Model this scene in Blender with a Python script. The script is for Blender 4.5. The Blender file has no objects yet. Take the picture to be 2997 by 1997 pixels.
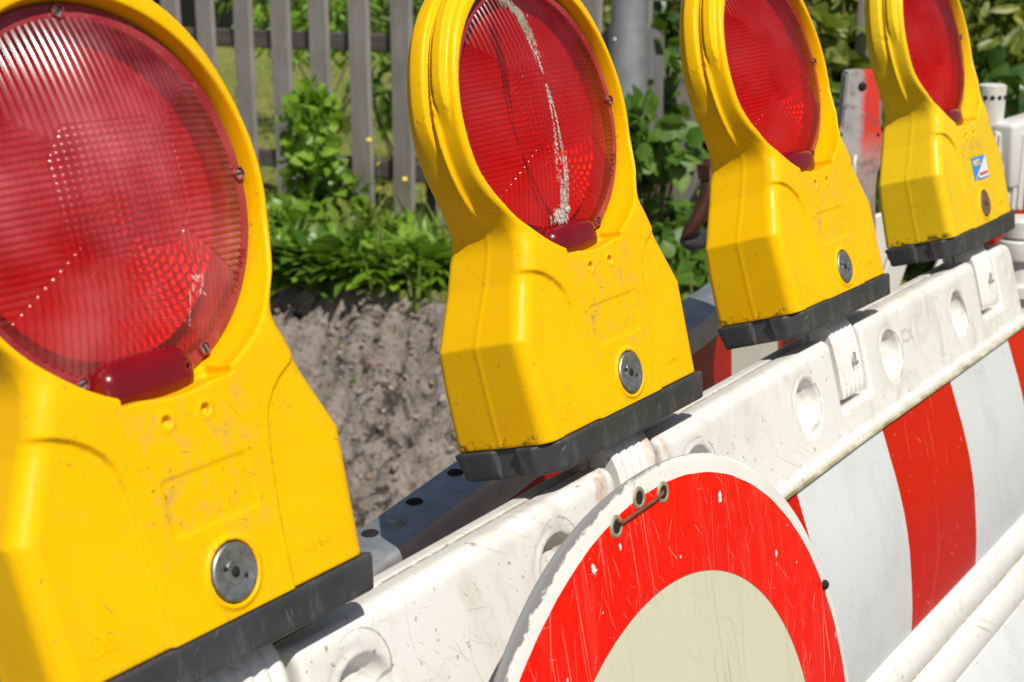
import bpy, bmesh, math, random
import numpy as np
from mathutils import Vector, Matrix

random.seed(7)
rng = np.random.default_rng(11)
R = math.radians
scene = bpy.context.scene

# ------------------------------------------------------------------ camera, world, sun, exposure
FPX = 4410.0                       # focal length in photograph pixels (2997 wide)
CAM = Vector((-0.5085, -0.5165, 0.3278))
CM = Matrix(((0.56148, 0.20798, -0.80093), (-0.82748, 0.13598, -0.54478), (-0.00439, 0.96863, 0.24845)))
TAU = math.atan2(.258, .966)       # the barrier and its lamps lean back by this much
cd = bpy.data.cameras.new('camera'); cam = bpy.data.objects.new('camera', cd)
scene.collection.objects.link(cam); scene.camera = cam
cam.matrix_world = Matrix.Translation(CAM) @ CM.to_4x4()
cd.sensor_width = 36; cd.lens = FPX / 2997 * 36
cd.clip_start = .02; cd.clip_end = 500
cd.dof.use_dof = True; cd.dof.focus_distance = 1.10; cd.dof.aperture_fstop = 14

SUN_AZ, SUN_EL = R(211), R(54)     # compass angle from +Y, clockwise; height
sdir = Vector((math.sin(SUN_AZ)*math.cos(SUN_EL), math.cos(SUN_AZ)*math.cos(SUN_EL), math.sin(SUN_EL)))
w = bpy.data.worlds.new('World'); scene.world = w; w.use_nodes = True
wn = w.node_tree.nodes; wl = w.node_tree.links
bgn = wn.get('Background') or wn.new('ShaderNodeBackground')
sky = wn.new('ShaderNodeTexSky'); sky.sky_type = 'NISHITA'; sky.sun_disc = False
sky.sun_elevation = SUN_EL; sky.sun_rotation = SUN_AZ; sky.dust_density = 1.5
wl.new(sky.outputs[0], bgn.inputs[0]); bgn.inputs[1].default_value = .062
sd = bpy.data.lights.new('sun', 'SUN'); sd.energy = 5.0; sd.angle = R(.5); sd.color = (1, .955, .88)
sun = bpy.data.objects.new('sun', sd); scene.collection.objects.link(sun)
sun.rotation_euler = sdir.to_track_quat('Z', 'Y').to_euler()
scene.view_settings.view_transform = 'Standard'; scene.view_settings.look = 'None'
scene.view_settings.exposure = -0.10; scene.view_settings.gamma = 1

# ------------------------------------------------------------------ helpers
def at(u, v, d):
    """world point seen at photograph pixel (u, v), d metres in front of the camera plane"""
    return CAM + CM @ Vector(((u-1498.5)/FPX*d, -(v-998.5)/FPX*d, -d))
def at_x(u, v, X):
    r = CM @ Vector(((u-1498.5)/FPX, -(v-998.5)/FPX, -1)); t = (X-CAM.x)/r.x
    return CAM + r*t
def link(o, parent=None):
    scene.collection.objects.link(o)
    if parent: o.parent = parent
    return o
def tag(o, label=None, cat=None, group=None, kind=None):
    if label: o['label'] = label
    if cat: o['category'] = cat
    if group: o['group'] = group
    if kind: o['kind'] = kind
    return o
def empty(name, loc=(0, 0, 0), rot=(0, 0, 0)):
    o = bpy.data.objects.new(name, None); o.location = loc; o.rotation_euler = rot
    o.empty_display_size = .05
    return link(o)
def np_mesh(name, V, Q, mat, smooth=True):
    """V (n,3), Q list of int arrays with 3 or 4 columns"""
    me = bpy.data.meshes.new(name)
    V = np.asarray(V, dtype=np.float32)
    me.vertices.add(len(V)); me.vertices.foreach_set('co', V.ravel())
    if not isinstance(Q, list): Q = [Q]
    loops = np.concatenate([q.ravel() for q in Q]).astype(np.int32)
    tot = np.concatenate([np.full(len(q), q.shape[1]) for q in Q]).astype(np.int32)
    start = np.concatenate([[0], np.cumsum(tot)[:-1]]).astype(np.int32)
    me.loops.add(len(loops)); me.loops.foreach_set('vertex_index', loops)
    me.polygons.add(len(tot)); me.polygons.foreach_set('loop_start', start)
    me.polygons.foreach_set('loop_total', tot)
    me.polygons.foreach_set('use_smooth', np.full(len(tot), smooth))
    me.update(calc_edges=True); me.validate()
    if mat: me.materials.append(mat)
    return me
def mesh_obj(name, me, parent=None):
    return link(bpy.data.objects.new(name, me), parent)
def bm_obj(name, bm, mat, parent=None, smooth=None):
    bmesh.ops.recalc_face_normals(bm, faces=bm.faces)
    me = bpy.data.meshes.new(name); bm.to_mesh(me); bm.free()
    if mat: me.materials.append(mat)
    if smooth is not None:
        for p in me.polygons: p.use_smooth = True
        if smooth < 180: me.set_sharp_from_angle(angle=R(smooth))
    return mesh_obj(name, me, parent)
def add_box(bm, c, s, rot=None, bevel=0, seg=2):
    M = Matrix.Translation(c) @ (rot.to_4x4() if rot else Matrix()) @ Matrix.Diagonal((*s, 1))
    r = bmesh.ops.create_cube(bm, size=1, matrix=M)
    if bevel:
        es = list({e for v in r['verts'] for e in v.link_edges})
        bmesh.ops.bevel(bm, geom=es, offset=bevel, segments=seg, affect='EDGES', profile=.5)
def frame_to(a, b):
    d = (Vector(b)-Vector(a)); return d.length, d.to_track_quat('Z', 'Y').to_matrix()
def add_cyl(bm, a, b, r1, r2=None, seg=20, caps=True):
    L, Mr = frame_to(a, b)
    M = Matrix.Translation((Vector(a)+Vector(b))/2) @ Mr.to_4x4()
    bmesh.ops.create_cone(bm, cap_ends=caps, segments=seg, radius1=r1, radius2=r1 if r2 is None else r2, depth=L, matrix=M)
def add_lathe(bm, prof, seg=32, M=Matrix()):
    """prof list of (r, h); revolves about local Z of M; closes r=0 ends"""
    rings = []
    for r, h in prof:
        if r < 1e-7: rings.append([bm.verts.new(M @ Vector((0, 0, h)))])
        else: rings.append([bm.verts.new(M @ Vector((r*math.cos(2*math.pi*k/seg), r*math.sin(2*math.pi*k/seg), h))) for k in range(seg)])
    for A, B in zip(rings, rings[1:]):
        for k in range(seg):
            a, b = A[k % len(A)], A[(k+1) % len(A)]; c, d = B[(k+1) % len(B)], B[k % len(B)]
            f = [a] + ([b] if b is not a else []) + [c] + ([d] if d is not c else [])
            if len(set(f)) >= 3: bm.faces.new(f)
def add_tube(bm, pts, r, seg=8):
    pts = [Vector(p) for p in pts]; prev = None; n0 = None
    rr = r if hasattr(r, '__len__') else [r]*len(pts)
    for i, p in enumerate(pts):
        t = (pts[min(i+1, len(pts)-1)]-pts[max(i-1, 0)]).normalized()
        n = t.orthogonal().normalized() if n0 is None else (n0 - t*n0.dot(t)).normalized()
        n0 = n; b = t.cross(n)
        ring = [bm.verts.new(p + (n*math.cos(2*math.pi*k/seg)+b*math.sin(2*math.pi*k/seg))*rr[i]) for k in range(seg)]
        if prev:
            for k in range(seg): bm.faces.new((prev[k], prev[(k+1) % seg], ring[(k+1) % seg], ring[k]))
        else: bm.faces.new(ring[::-1])
        prev = ring
    bm.faces.new(prev)
YM = Matrix.Rotation(R(90), 4, 'X')            # local +Z -> world -Y (faces the viewer)

def surface_nets(F, org, h):
    S = F < 0
    nx, ny, nz = F.shape
    cs = [(i, j, k) for i in (0, 1) for j in (0, 1) for k in (0, 1)]
    cnt = np.zeros((nx-1, ny-1, nz-1), np.int8)
    for i, j, k in cs: cnt += S[i:nx-1+i, j:ny-1+j, k:nz-1+k]
    I, J, K = np.nonzero((cnt > 0) & (cnt < 8))
    acc = np.zeros((len(I), 3)); num = np.zeros(len(I))
    for a in cs:
        for ax in range(3):
            if a[ax] == 0:
                b = list(a); b[ax] = 1
                Fa = F[I+a[0], J+a[1], K+a[2]]; Fb = F[I+b[0], J+b[1], K+b[2]]
                m = (Fa < 0) != (Fb < 0)
                t = np.where(m, Fa/np.where(m, Fa-Fb, 1), 0)
                P = np.tile(np.array(a, float), (len(I), 1)); P[:, ax] = t
                acc[m] += P[m]; num[m] += 1
    V = (acc/num[:, None] + np.stack([I, J, K], 1))*h + np.array(org)
    idx = np.full((nx-1, ny-1, nz-1), -1, np.int32); idx[I, J, K] = np.arange(len(I))
    quads = []
    A = S[:-1] != S[1:]
    i, j, k = np.nonzero(A[:, 1:ny-1, 1:nz-1]); j += 1; k += 1
    q = np.stack([idx[i, j-1, k-1], idx[i, j, k-1], idx[i, j, k], idx[i, j-1, k]], 1)
    f = ~S[i, j, k]; q[f] = q[f][:, ::-1]; quads.append(q)
    A = S[:, :-1] != S[:, 1:]
    i, j, k = np.nonzero(A[1:nx-1, :, 1:nz-1]); i += 1; k += 1
    q = np.stack([idx[i-1, j, k-1], idx[i, j, k-1], idx[i, j, k], idx[i-1, j, k]], 1)
    f = S[i, j, k]; q[f] = q[f][:, ::-1]; quads.append(q)
    A = S[:, :, :-1] != S[:, :, 1:]
    i, j, k = np.nonzero(A[1:nx-1, 1:ny-1, :]); i += 1; j += 1
    q = np.stack([idx[i-1, j-1, k], idx[i, j-1, k], idx[i, j, k], idx[i-1, j, k]], 1)
    f = ~S[i, j, k]; q[f] = q[f][:, ::-1]; quads.append(q)
    return V, np.concatenate(quads)
def grid3(x0, x1, y0, y1, z0, z1, h):
    x = np.arange(x0, x1+h, h); y = np.arange(y0, y1+h, h); z = np.arange(z0, z1+h, h)
    return x[:, None, None], y[None, :, None], z[None, None, :], (x0, y0, z0)
def smin(a, b, k):
    hh = np.clip(.5+.5*(b-a)/k, 0, 1); return b*(1-hh)+a*hh-k*hh*(1-hh)
def rmax(a, b, r):     # rounded intersection
    return np.minimum(-r, np.maximum(a, b)) + np.sqrt(np.maximum(a+r, 0)**2+np.maximum(b+r, 0)**2)
def sstep(a, b, x):
    t = np.clip((x-a)/(b-a), 0, 1); return t*t*(3-2*t)
def poly_sdf(px, pz, pts):
    d = np.full(np.broadcast(px, pz).shape, 1e9); s = np.ones_like(d); n = len(pts)
    for i in range(n):
        ax, az = pts[i]; bx, bz = pts[i-1]
        ex, ez = bx-ax, bz-az; wx, wz = px-ax, pz-az
        t = np.clip((wx*ex+wz*ez)/(ex*ex+ez*ez), 0, 1)
        d = np.minimum(d, (wx-ex*t)**2+(wz-ez*t)**2)
        c1 = pz >= az; c2 = pz < bz; c3 = ex*wz > ez*wx
        flip = (c1 & c2 & c3) | (~c1 & ~c2 & ~c3); s = np.where(flip, -s, s)
    return s*np.sqrt(d)
def box_sdf(x, y, z, c, hs, r=0):
    q = [np.abs(x-c[0])-hs[0]+r, np.abs(y-c[1])-hs[1]+r, np.abs(z-c[2])-hs[2]+r]
    return np.sqrt(np.maximum(q[0], 0)**2+np.maximum(q[1], 0)**2+np.maximum(q[2], 0)**2)+np.minimum(np.maximum(q[0], np.maximum(q[1], q[2])), 0)-r
_lat = rng.random((64, 64, 64))
def vnoise(x, y, z=0.):
    x, y, z = np.broadcast_arrays(np.asarray(x, float), np.asarray(y, float), np.asarray(z, float))
    xi, yi, zi = np.floor(x).astype(int), np.floor(y).astype(int), np.floor(z).astype(int)
    fx, fy, fz = x-xi, y-yi, z-zi
    fx, fy, fz = [t*t*(3-2*t) for t in (fx, fy, fz)]
    o = 0
    for a in (0, 1):
        for b in (0, 1):
            for c in (0, 1):
                o = o + _lat[(xi+a) % 64, (yi+b) % 64, (zi+c) % 64]*(fx if a else 1-fx)*(fy if b else 1-fy)*(fz if c else 1-fz)
    return o
def fbm(x, y, z=0., o=4):
    s, a, t = 0., .5, 0.
    for i in range(o):
        s = s+a*vnoise(x*2**i+17*i, y*2**i+5*i, np.asarray(z)*2**i+3*i); t += a; a *= .5
    return s/t

# ------------------------------------------------------------------ materials
class NT:
    def __init__(s, name):
        s.m = bpy.data.materials.new(name); s.m.use_nodes = True
        s.t = s.m.node_tree; s.t.nodes.clear()
        s.out = s.t.nodes.new('ShaderNodeOutputMaterial')
        s.co = s.t.nodes.new('ShaderNodeTexCoord').outputs['Object']
    def n(s, typ, ins=None, **kw):
        nd = s.t.nodes.new('ShaderNode'+typ)
        for k, v in kw.items(): setattr(nd, k, v)
        for k, v in (ins or {}).items():
            if hasattr(v, 'is_output'): s.t.links.new(v, nd.inputs[k])
            else: nd.inputs[k].default_value = v
        return nd
    def noise(s, scale, detail=3, rough=.55, vec=None, dist=0, out=0):
        return s.n('TexNoise', {'Vector': vec or s.co, 'Scale': scale, 'Detail': detail, 'Roughness': rough, 'Distortion': dist}).outputs[out]
    def ramp(s, fac, a, b, inv=False):
        return s.n('MapRange', {0: fac, 1: a, 2: b, 3: 1. if inv else 0., 4: 0. if inv else 1.}).outputs[0]
    def math(s, op, a, b=0., c=0.):
        return s.n('Math', {0: a, 1: b, 2: c}, operation=op).outputs[0]
    def mix(s, fac, a, b):
        nd = s.t.nodes.new('ShaderNodeMix'); nd.data_type = 'RGBA'
        for i, v in ((0, fac), (6, a), (7, b)):
            if hasattr(v, 'is_output'): s.t.links.new(v, nd.inputs[i])
            else: nd.inputs[i].default_value = (*v, 1) if hasattr(v, '__len__') and len(v) == 3 else v
        return nd.outputs[2]
    def map(s, scale=(1, 1, 1), rot=(0, 0, 0), loc=(0, 0, 0)):
        return s.n('Mapping', {0: s.co, 1: loc, 2: rot, 3: scale}).outputs[0]
    def sep(s): return s.n('SeparateXYZ', {0: s.co}).outputs
    def lines(s, scale, width, vec=None, cover=.5, seed=0.):
        """thin wandering scratches: contour lines of a noise, kept only in patches"""
        v = s.n('Mapping', {0: vec or s.co, 1: (seed, seed*1.7, -seed)}).outputs[0]
        a = s.noise(scale, 1, .5, v); d = s.math('ABSOLUTE', s.math('SUBTRACT', a, .5))
        l = s.ramp(d, 0., width, True)
        msk = s.ramp(s.noise(scale*1.3, 2, .6, s.n('Mapping', {0: vec or s.co, 1: (seed+3, 9, 4)}).outputs[0]), cover, cover+.05)
        return s.math('MULTIPLY', l, msk)
    def bsdf(s, color, rough=.5, metal=0., spec=.5, bump=None, bstr=.3, bdist=.001, **kw):
        ins = {'Base Color': (*color, 1) if isinstance(color, tuple) and len(color) == 3 else color, 'Roughness': rough, 'Metallic': metal, 'Specular IOR Level': spec}
        ins.update(kw)
        if bump is not None: ins['Normal'] = s.n('Bump', {'Height': bump, 'Strength': bstr, 'Distance': bdist}).outputs[0]
        return s.n('BsdfPrincipled', ins).outputs[0]
    def streak(s, ang, across, along, thr, seed=0., soft=.025, vec=None, ysc=15.):
        """straight fine scratches running at an angle from the object's vertical"""
        a = s.n('Mapping', {0: vec or s.co, 1: (seed*.37, seed*.11, seed*.53), 2: (0, R(ang), 0)}).outputs[0]
        b = s.n('Mapping', {0: a, 3: (across, ysc, along)}).outputs[0]
        return s.ramp(s.n('TexNoise', {'Vector': b, 'Scale': 1., 'Detail': 2., 'Roughness': .5}).outputs[0], thr, thr+soft)
    def streaks(s, items, vec=None, ysc=15.):
        o = None
        for it in items:
            k = s.streak(*it, vec=vec, ysc=ysc); o = k if o is None else s.math('MAXIMUM', o, k)
        return o
    def done(s, sh):
        s.t.links.new(sh, s.out.inputs[0]); return s.m
def hx(c):
    c = c.lstrip('#'); o = []
    for i in (0, 2, 4):
        v = int(c[i:i+2], 16)/255; o.append(v/12.92 if v < .04045 else ((v+.055)/1.055)**2.4)
    return tuple(o)

def yellow(name, base, dark, seed):
    n = NT(name)
    co = n.n('Mapping', {0: n.co, 1: (seed*.31, seed*.17, seed*.23)}).outputs[0]
    c = n.mix(n.ramp(n.noise(9, 3, vec=co), .35, .7), base, dark)
    # scuffs and ingrained dirt, strongest on the raised middle of the front
    X = n.sep()
    mid = n.math('MULTIPLY', n.ramp(n.math('ABSOLUTE', X[0]), .048, .036, False), n.ramp(X[2], .125, .11))
    mid = n.math('MULTIPLY', mid, n.ramp(X[2], .03, .07))
    sm = n.math('MULTIPLY', n.ramp(n.noise(60, 5, .7, co), .5, .68), n.math('MULTIPLY_ADD', mid, .55, .06))
    c = n.mix(sm, c, (.42, .27, .10))
    sp = n.math('MULTIPLY', n.ramp(n.noise(230, 4, .7, co), .60, .66), n.ramp(n.noise(13, 2, .6, co), .44, .60))
    sp = n.math('MULTIPLY', sp, n.math('MULTIPLY_ADD', mid, .5, .4))
    c = n.mix(sp, c, (.10, .07, .03))
    sc = n.streaks([(12, 500, 35, .73, seed+1), (-40, 420, 40, .735, seed+2), (65, 450, 45, .735, seed+3), (30, 350, 25, .74, seed+7)], co, 160.)
    c = n.mix(n.math('MULTIPLY', sc, .55), c, (.30, .18, .04))
    # dirt caught where the ring meets the shoulder, and above the base
    for (px, pz, rr) in ((-.104, .158, .013), (-.113, .236, .007), (-.11, .003, .006)):
        dx = n.math('SUBTRACT', X[0], px); dz = n.math('SUBTRACT', X[2], pz)
        dd = n.math('SQRT', n.math('ADD', n.math('MULTIPLY', dx, dx), n.math('MULTIPLY', dz, dz)))
        c = n.mix(n.math('MULTIPLY', n.ramp(dd, rr, rr*.2), n.ramp(n.noise(110, 4, .7, co), .5, .6)), c, (.06, .035, .01))
    b = n.math('ADD', n.math('MULTIPLY', n.noise(320, 2, vec=co), .4), n.math('MULTIPLY', n.noise(45, 3, vec=co), 1.))
    return n.done(n.bsdf(c, n.math('MULTIPLY_ADD', n.noise(30, 4, vec=co),   .22, .25), 0, .16, b, .12, .0008))
M_yellow = yellow('yellow_plastic', (.90, .505, .0), (.86, .455, .0), 0.)
M_yellow2 = yellow('faded_yellow_plastic', (.86, .56, .012), (.78, .50, .010), 4.)

def white_plastic(name, rust=False, base=(.80, .785, .745)):
    n = NT(name)
    c = n.mix(n.ramp(n.noise(3, 4), .3, .75), base, tuple(x*.93 for x in base))
    st = n.map((1, 1, 1))
    g = n.math('MULTIPLY', n.ramp(n.noise(26, 6, .72, n.map((1, 1, .45)), .6), .48, .70), n.ramp(n.noise(5, 3), .38, .60))
    c = n.mix(n.math('MULTIPLY', g, .60), c, (.46, .38, .25))
    l1 = n.streaks([(20, 420, 14, .70, 1.), (45, 500, 22, .705, 2.), (-35, 420, 20, .715, 3.), (78, 500, 16, .705, 4.), (60, 300, 10, .71, 6.)])
    pat = n.ramp(n.noise(11, 3, .6), .40, .60)
    l1 = n.math('MULTIPLY', l1, n.math('MULTIPLY_ADD', pat, .75, .25))
    l2 = n.lines(6, .0022, n.map((1.6, 1, 1.)), .53, 4.)
    c = n.mix(n.math('MULTIPLY', n.math('MAXIMUM', l1, l2), .5), c, (.34, .26, .15))
    sp = n.ramp(n.noise(150, 3, .6), .665, .70)
    c = n.mix(n.math('MULTIPLY', sp, .65), c, (.16, .12, .08))
    if rust:
        X = n.sep()
        xm = n.math('SUBTRACT', n.math('MODULO', n.math("ADD", X[0], 4.2812), .2134), .1067+.0065)
        zz = n.math('ADD', X[2], .0705)
        rc_ = n.math('SQRT', n.math('ADD', n.math('MULTIPLY', xm, xm), n.math('MULTIPLY', zz, zz)))
        gr = n.math('MULTIPLY', n.ramp(n.math('ABSOLUTE', n.math('SUBTRACT', rc_, .0258)), .0011, .0004), n.ramp(X[2], -.125, -.12))
        gr = n.math('MULTIPLY', gr, n.math('MULTIPLY', n.ramp(n.noise(90, 3), .35, .5), n.ramp(xm, -.020, .012)))
        c = n.mix(n.math('MULTIPLY', gr, .55), c, (.18, .14, .08))
        ins_ = n.math('MULTIPLY', n.ramp(rc_, .025, .015), n.ramp(n.noise(60, 4, .7), .52, .66))
        c = n.mix(n.math('MULTIPLY', n.math('MULTIPLY', ins_, n.ramp(X[2], -.125, -.12)), .5), c, (.45, .36, .24))
        sm_ = n.math('MULTIPLY', n.ramp(n.math('ABSOLUTE', n.math('SUBTRACT', X[1], .0475)), .0022, .0008), n.ramp(X[2], -.05, -.045))
        c = n.mix(n.math('MULTIPLY', n.math('MULTIPLY', sm_, n.ramp(n.noise(120, 3), .3, .5)), .85), c, (.22, .17, .10))
        dx = n.math('ABSOLUTE', n.math('SUBTRACT', X[0], .424))
        m = n.math('MULTIPLY', n.math('MULTIPLY', n.ramp(dx, .066, .046), n.ramp(dx, .026, .034)), n.ramp(X[2], -.10, -.03))
        m = n.math('MULTIPLY', m, n.ramp(n.noise(60, 5, .7, n.map((1, 1, .5))), .44, .62))
        c = n.mix(n.math('MULTIPLY', m, .8), c, (.40, .15, .035))
    b = n.math('ADD', n.noise(60, 4), n.math('MULTIPLY', n.noise(9, 2), 1.5))
    return n.done(n.bsdf(c, .34, 0, .45, b, .25, .0009))
M_white = white_plastic('white_barrier_plastic', True)
M_white2 = white_plastic('weathered_white_plastic', False, (.70, .68, .64))

n = NT('black_rubber')
c = n.mix(n.ramp(n.noise(14, 4), .3, .7), (.024, .024, .026), (.065, .064, .066))
s1 = n.math('MULTIPLY', n.ramp(n.noise(70, 5, .7, n.map((1, 1, .35), (0, .5, 0))), .55, .72), .45)
c = n.mix(s1, c, (.17, .165, .165))
c = n.mix(n.math('MULTIPLY', n.streaks([(10, 500, 30, .73, 1.), (-50, 450, 40, .73, 2.)], None, 120.), .5), c, (.28, .28, .28))
M_black = n.done(n.bsdf(c, .5, 0, .45, n.noise(90, 4), .3, .001))

# lens: translucent red plastic with a film of dust; light enters and is thrown back by the bowl behind
def lens_mat(name, dust):
    n = NT(name)
    X = n.sep()
    d = n.math('MULTIPLY', n.ramp(n.noise(14, 4), .3, .75), dust)
    c = n.mix(d, (.17, .003, .012), (.62, .150, .175))
    c = n.mix(n.math('MULTIPLY', n.streaks([(10, 500, 40, .75, 3.), (-45, 450, 40, .755, 5.)]), .5), c, (.62, .30, .28))
    pr = n.bsdf(c, n.math('MULTIPLY_ADD', n.noise(20, 3), .14, .12), 0, .8, IOR=1.6)
    # the prisms pass less light at their joints than through their crowns
    dz = n.math('SUBTRACT', X[2], .226)
    rz = n.math('ABSOLUTE', n.math('SINE', n.math('MULTIPLY', dz, math.pi/.0037)))
    rx = n.math('ABSOLUTE', n.math('SINE', n.math('MULTIPLY', X[0], math.pi/.0044)))
    ax, az = n.math('ABSOLUTE', X[0]), n.math('ABSOLUTE', dz)
    side = n.math('GREATER_THAN', n.math('MULTIPLY', ax, .74), az)
    core = n.math('LESS_THAN', n.math('MAXIMUM', n.math('SUBTRACT', ax, .040), n.math('SUBTRACT', az, .033)), 0.)
    r_ = n.math('ADD', n.math('MULTIPLY', rz, side), n.math('MULTIPLY', rx, n.math('SUBTRACT', 1., side)))
    r_ = n.math('ADD', n.math('MULTIPLY', r_, n.math('SUBTRACT', 1., core)), n.math('MULTIPLY', n.math('MULTIPLY', rx, rz), core))
    tr = n.n('BsdfTransparent', {0: n.mix(n.math('POWER', r_, .8), (.66, .020, .014), (1, .095, .050))}).outputs[0]
    fac = n.math('MULTIPLY_ADD', d, .44, .22)
    return n.done(n.n('MixShader', {0: fac, 1: tr, 2: pr}).outputs[0])
M_lens = lens_mat('red_lens_plastic', .40); M_lens_dusty = lens_mat('dusty_red_lens_plastic', 1.15)
n = NT('red_flange_plastic')
c = n.mix(n.ramp(n.noise(22, 5, .65), .35, .7), (.24, .014, .024), (.36, .055, .065))
c = n.mix(n.math('MULTIPLY', n.ramp(n.noise(140, 3), .6, .7), .3), c, (.42, .16, .15))
M_flange = n.done(n.bsdf(c, .33, 0, .5, n.noise(120, 3), .15, .0005))
n = NT('red_tab_plastic')
c = n.mix(n.ramp(n.noise(18, 4), .35, .7), (.20, .004, .008), (.11, .003, .008))
M_tab = n.done(n.bsdf(c, .22, 0, .4, n.noise(60, 2), .1, .0005, **{'Coat Weight': .15, 'Coat Roughness': .1}))
n = NT('reflector_metal')
c = n.mix(n.ramp(n.noise(8, 2), .3, .7), (.97, .86, .78), (.90, .74, .64))
M_refl = n.done(n.bsdf(c, .30, .32, .5))

def metal(name, a, b, rough=.45, met=.85, scale=60):
    n = NT(name)
    c = n.mix(n.ramp(n.noise(scale, 5, .65), .35, .68), a, b)
    return n.done(n.bsdf(c, n.math('MULTIPLY_ADD', n.noise(scale*.7, 4), .25, rough-.1), met, .5, n.noise(scale*3, 4), .35, .0006))
M_zinc = metal('zinc_lock', (.20, .205, .21), (.42, .42, .42), .42, .8, 160)
M_rustzinc = metal('rusty_lock', (.16, .13, .11), (.36, .16, .08), .55, .5, 120)
M_screw = metal('screw_steel', (.62, .58, .55), (.42, .38, .36), .4, .8, 300)
M_galv = metal('galvanised_steel', (.40, .42, .44), (.55, .57, .59), .5, .75, 40)
M_galv2 = metal('dull_pole_steel', (.30, .31, .33), (.42, .43, .45), .55, .6, 12)
M_rust = metal('rusty_wire', (.12, .05, .025), (.25, .10, .04), .8, .2, 200)
M_hook = metal('rusty_hook_steel', (.055, .022, .014), (.10, .035, .018), .38, .3, 40)
M_brass = metal('eyelet_metal', (.42, .38, .28), (.30, .22, .12), .6, .3, 200)
M_dark = NT('hole_dark'); M_dark = M_dark.done(M_dark.bsdf((.012, .011, .010), .9))

def sheet_mat(name, edges, first_red, axis=0, lit=(.60, .004, .001), wh=(.66, .68, .69)):
    n = NT(name)
    v = n.sep()[axis]; red = n.math('ADD', 0., 1. if first_red else 0.)
    for i, e in enumerate(edges):
        st = n.math('GREATER_THAN', v, e)
        sgn = -1. if (i % 2 == 0) == first_red else 1.
        red = n.math('ADD', red, n.math('MULTIPLY', st, sgn))
    rc = n.mix(n.ramp(n.noise(6, 3), .3, .7), lit, tuple(x*.86 for x in lit))
    wc = n.mix(n.ramp(n.noise(5, 4), .3, .7), wh, tuple(x*.90 for x in wh))
    wc = n.mix(n.math('MULTIPLY', n.ramp(n.noise(14, 6, .75, n.map((1, 1, .4))), .5, .75), .35), wc, (.42, .40, .34))
    wc = n.mix(n.math('MULTIPLY', n.ramp(n.noise(190, 2), .69, .73), .6), wc, (.2, .2, .2))
    sc = n.streaks([(8, 380, 7, .715, 1.), (-14, 420, 10, .725, 2.), (50, 380, 25, .74, 3.)])
    sc = n.math('MAXIMUM', sc, n.lines(4, .0016, n.map((1.6, 1, .7)), .54, 6.))
    sc = n.math('MAXIMUM', sc, n.ramp(n.noise(120, 3, .6), .70, .72))
    rc = n.mix(n.math('MULTIPLY', sc, .55), rc, (.80, .30, .26))
    wc = n.mix(n.math('MULTIPLY', sc, .25), wc, (.42, .40, .36))
    cell = n.n('TexVoronoi', {'Vector': n.co, 'Scale': 420.}).outputs[0]
    c = n.mix(red, wc, rc)
    return n.done(n.bsdf(c, n.math('MULTIPLY_ADD', n.noise(50, 3), .15, .20), 0, .16, cell, .05, .0004, **{'Coat Weight': .06, 'Coat Roughness': .10}))
M_sheet = sheet_mat('striped_reflective_sheet', (.043, .257, .467, .6759, .8856, 1.0923, 1.3062), False)

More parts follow.
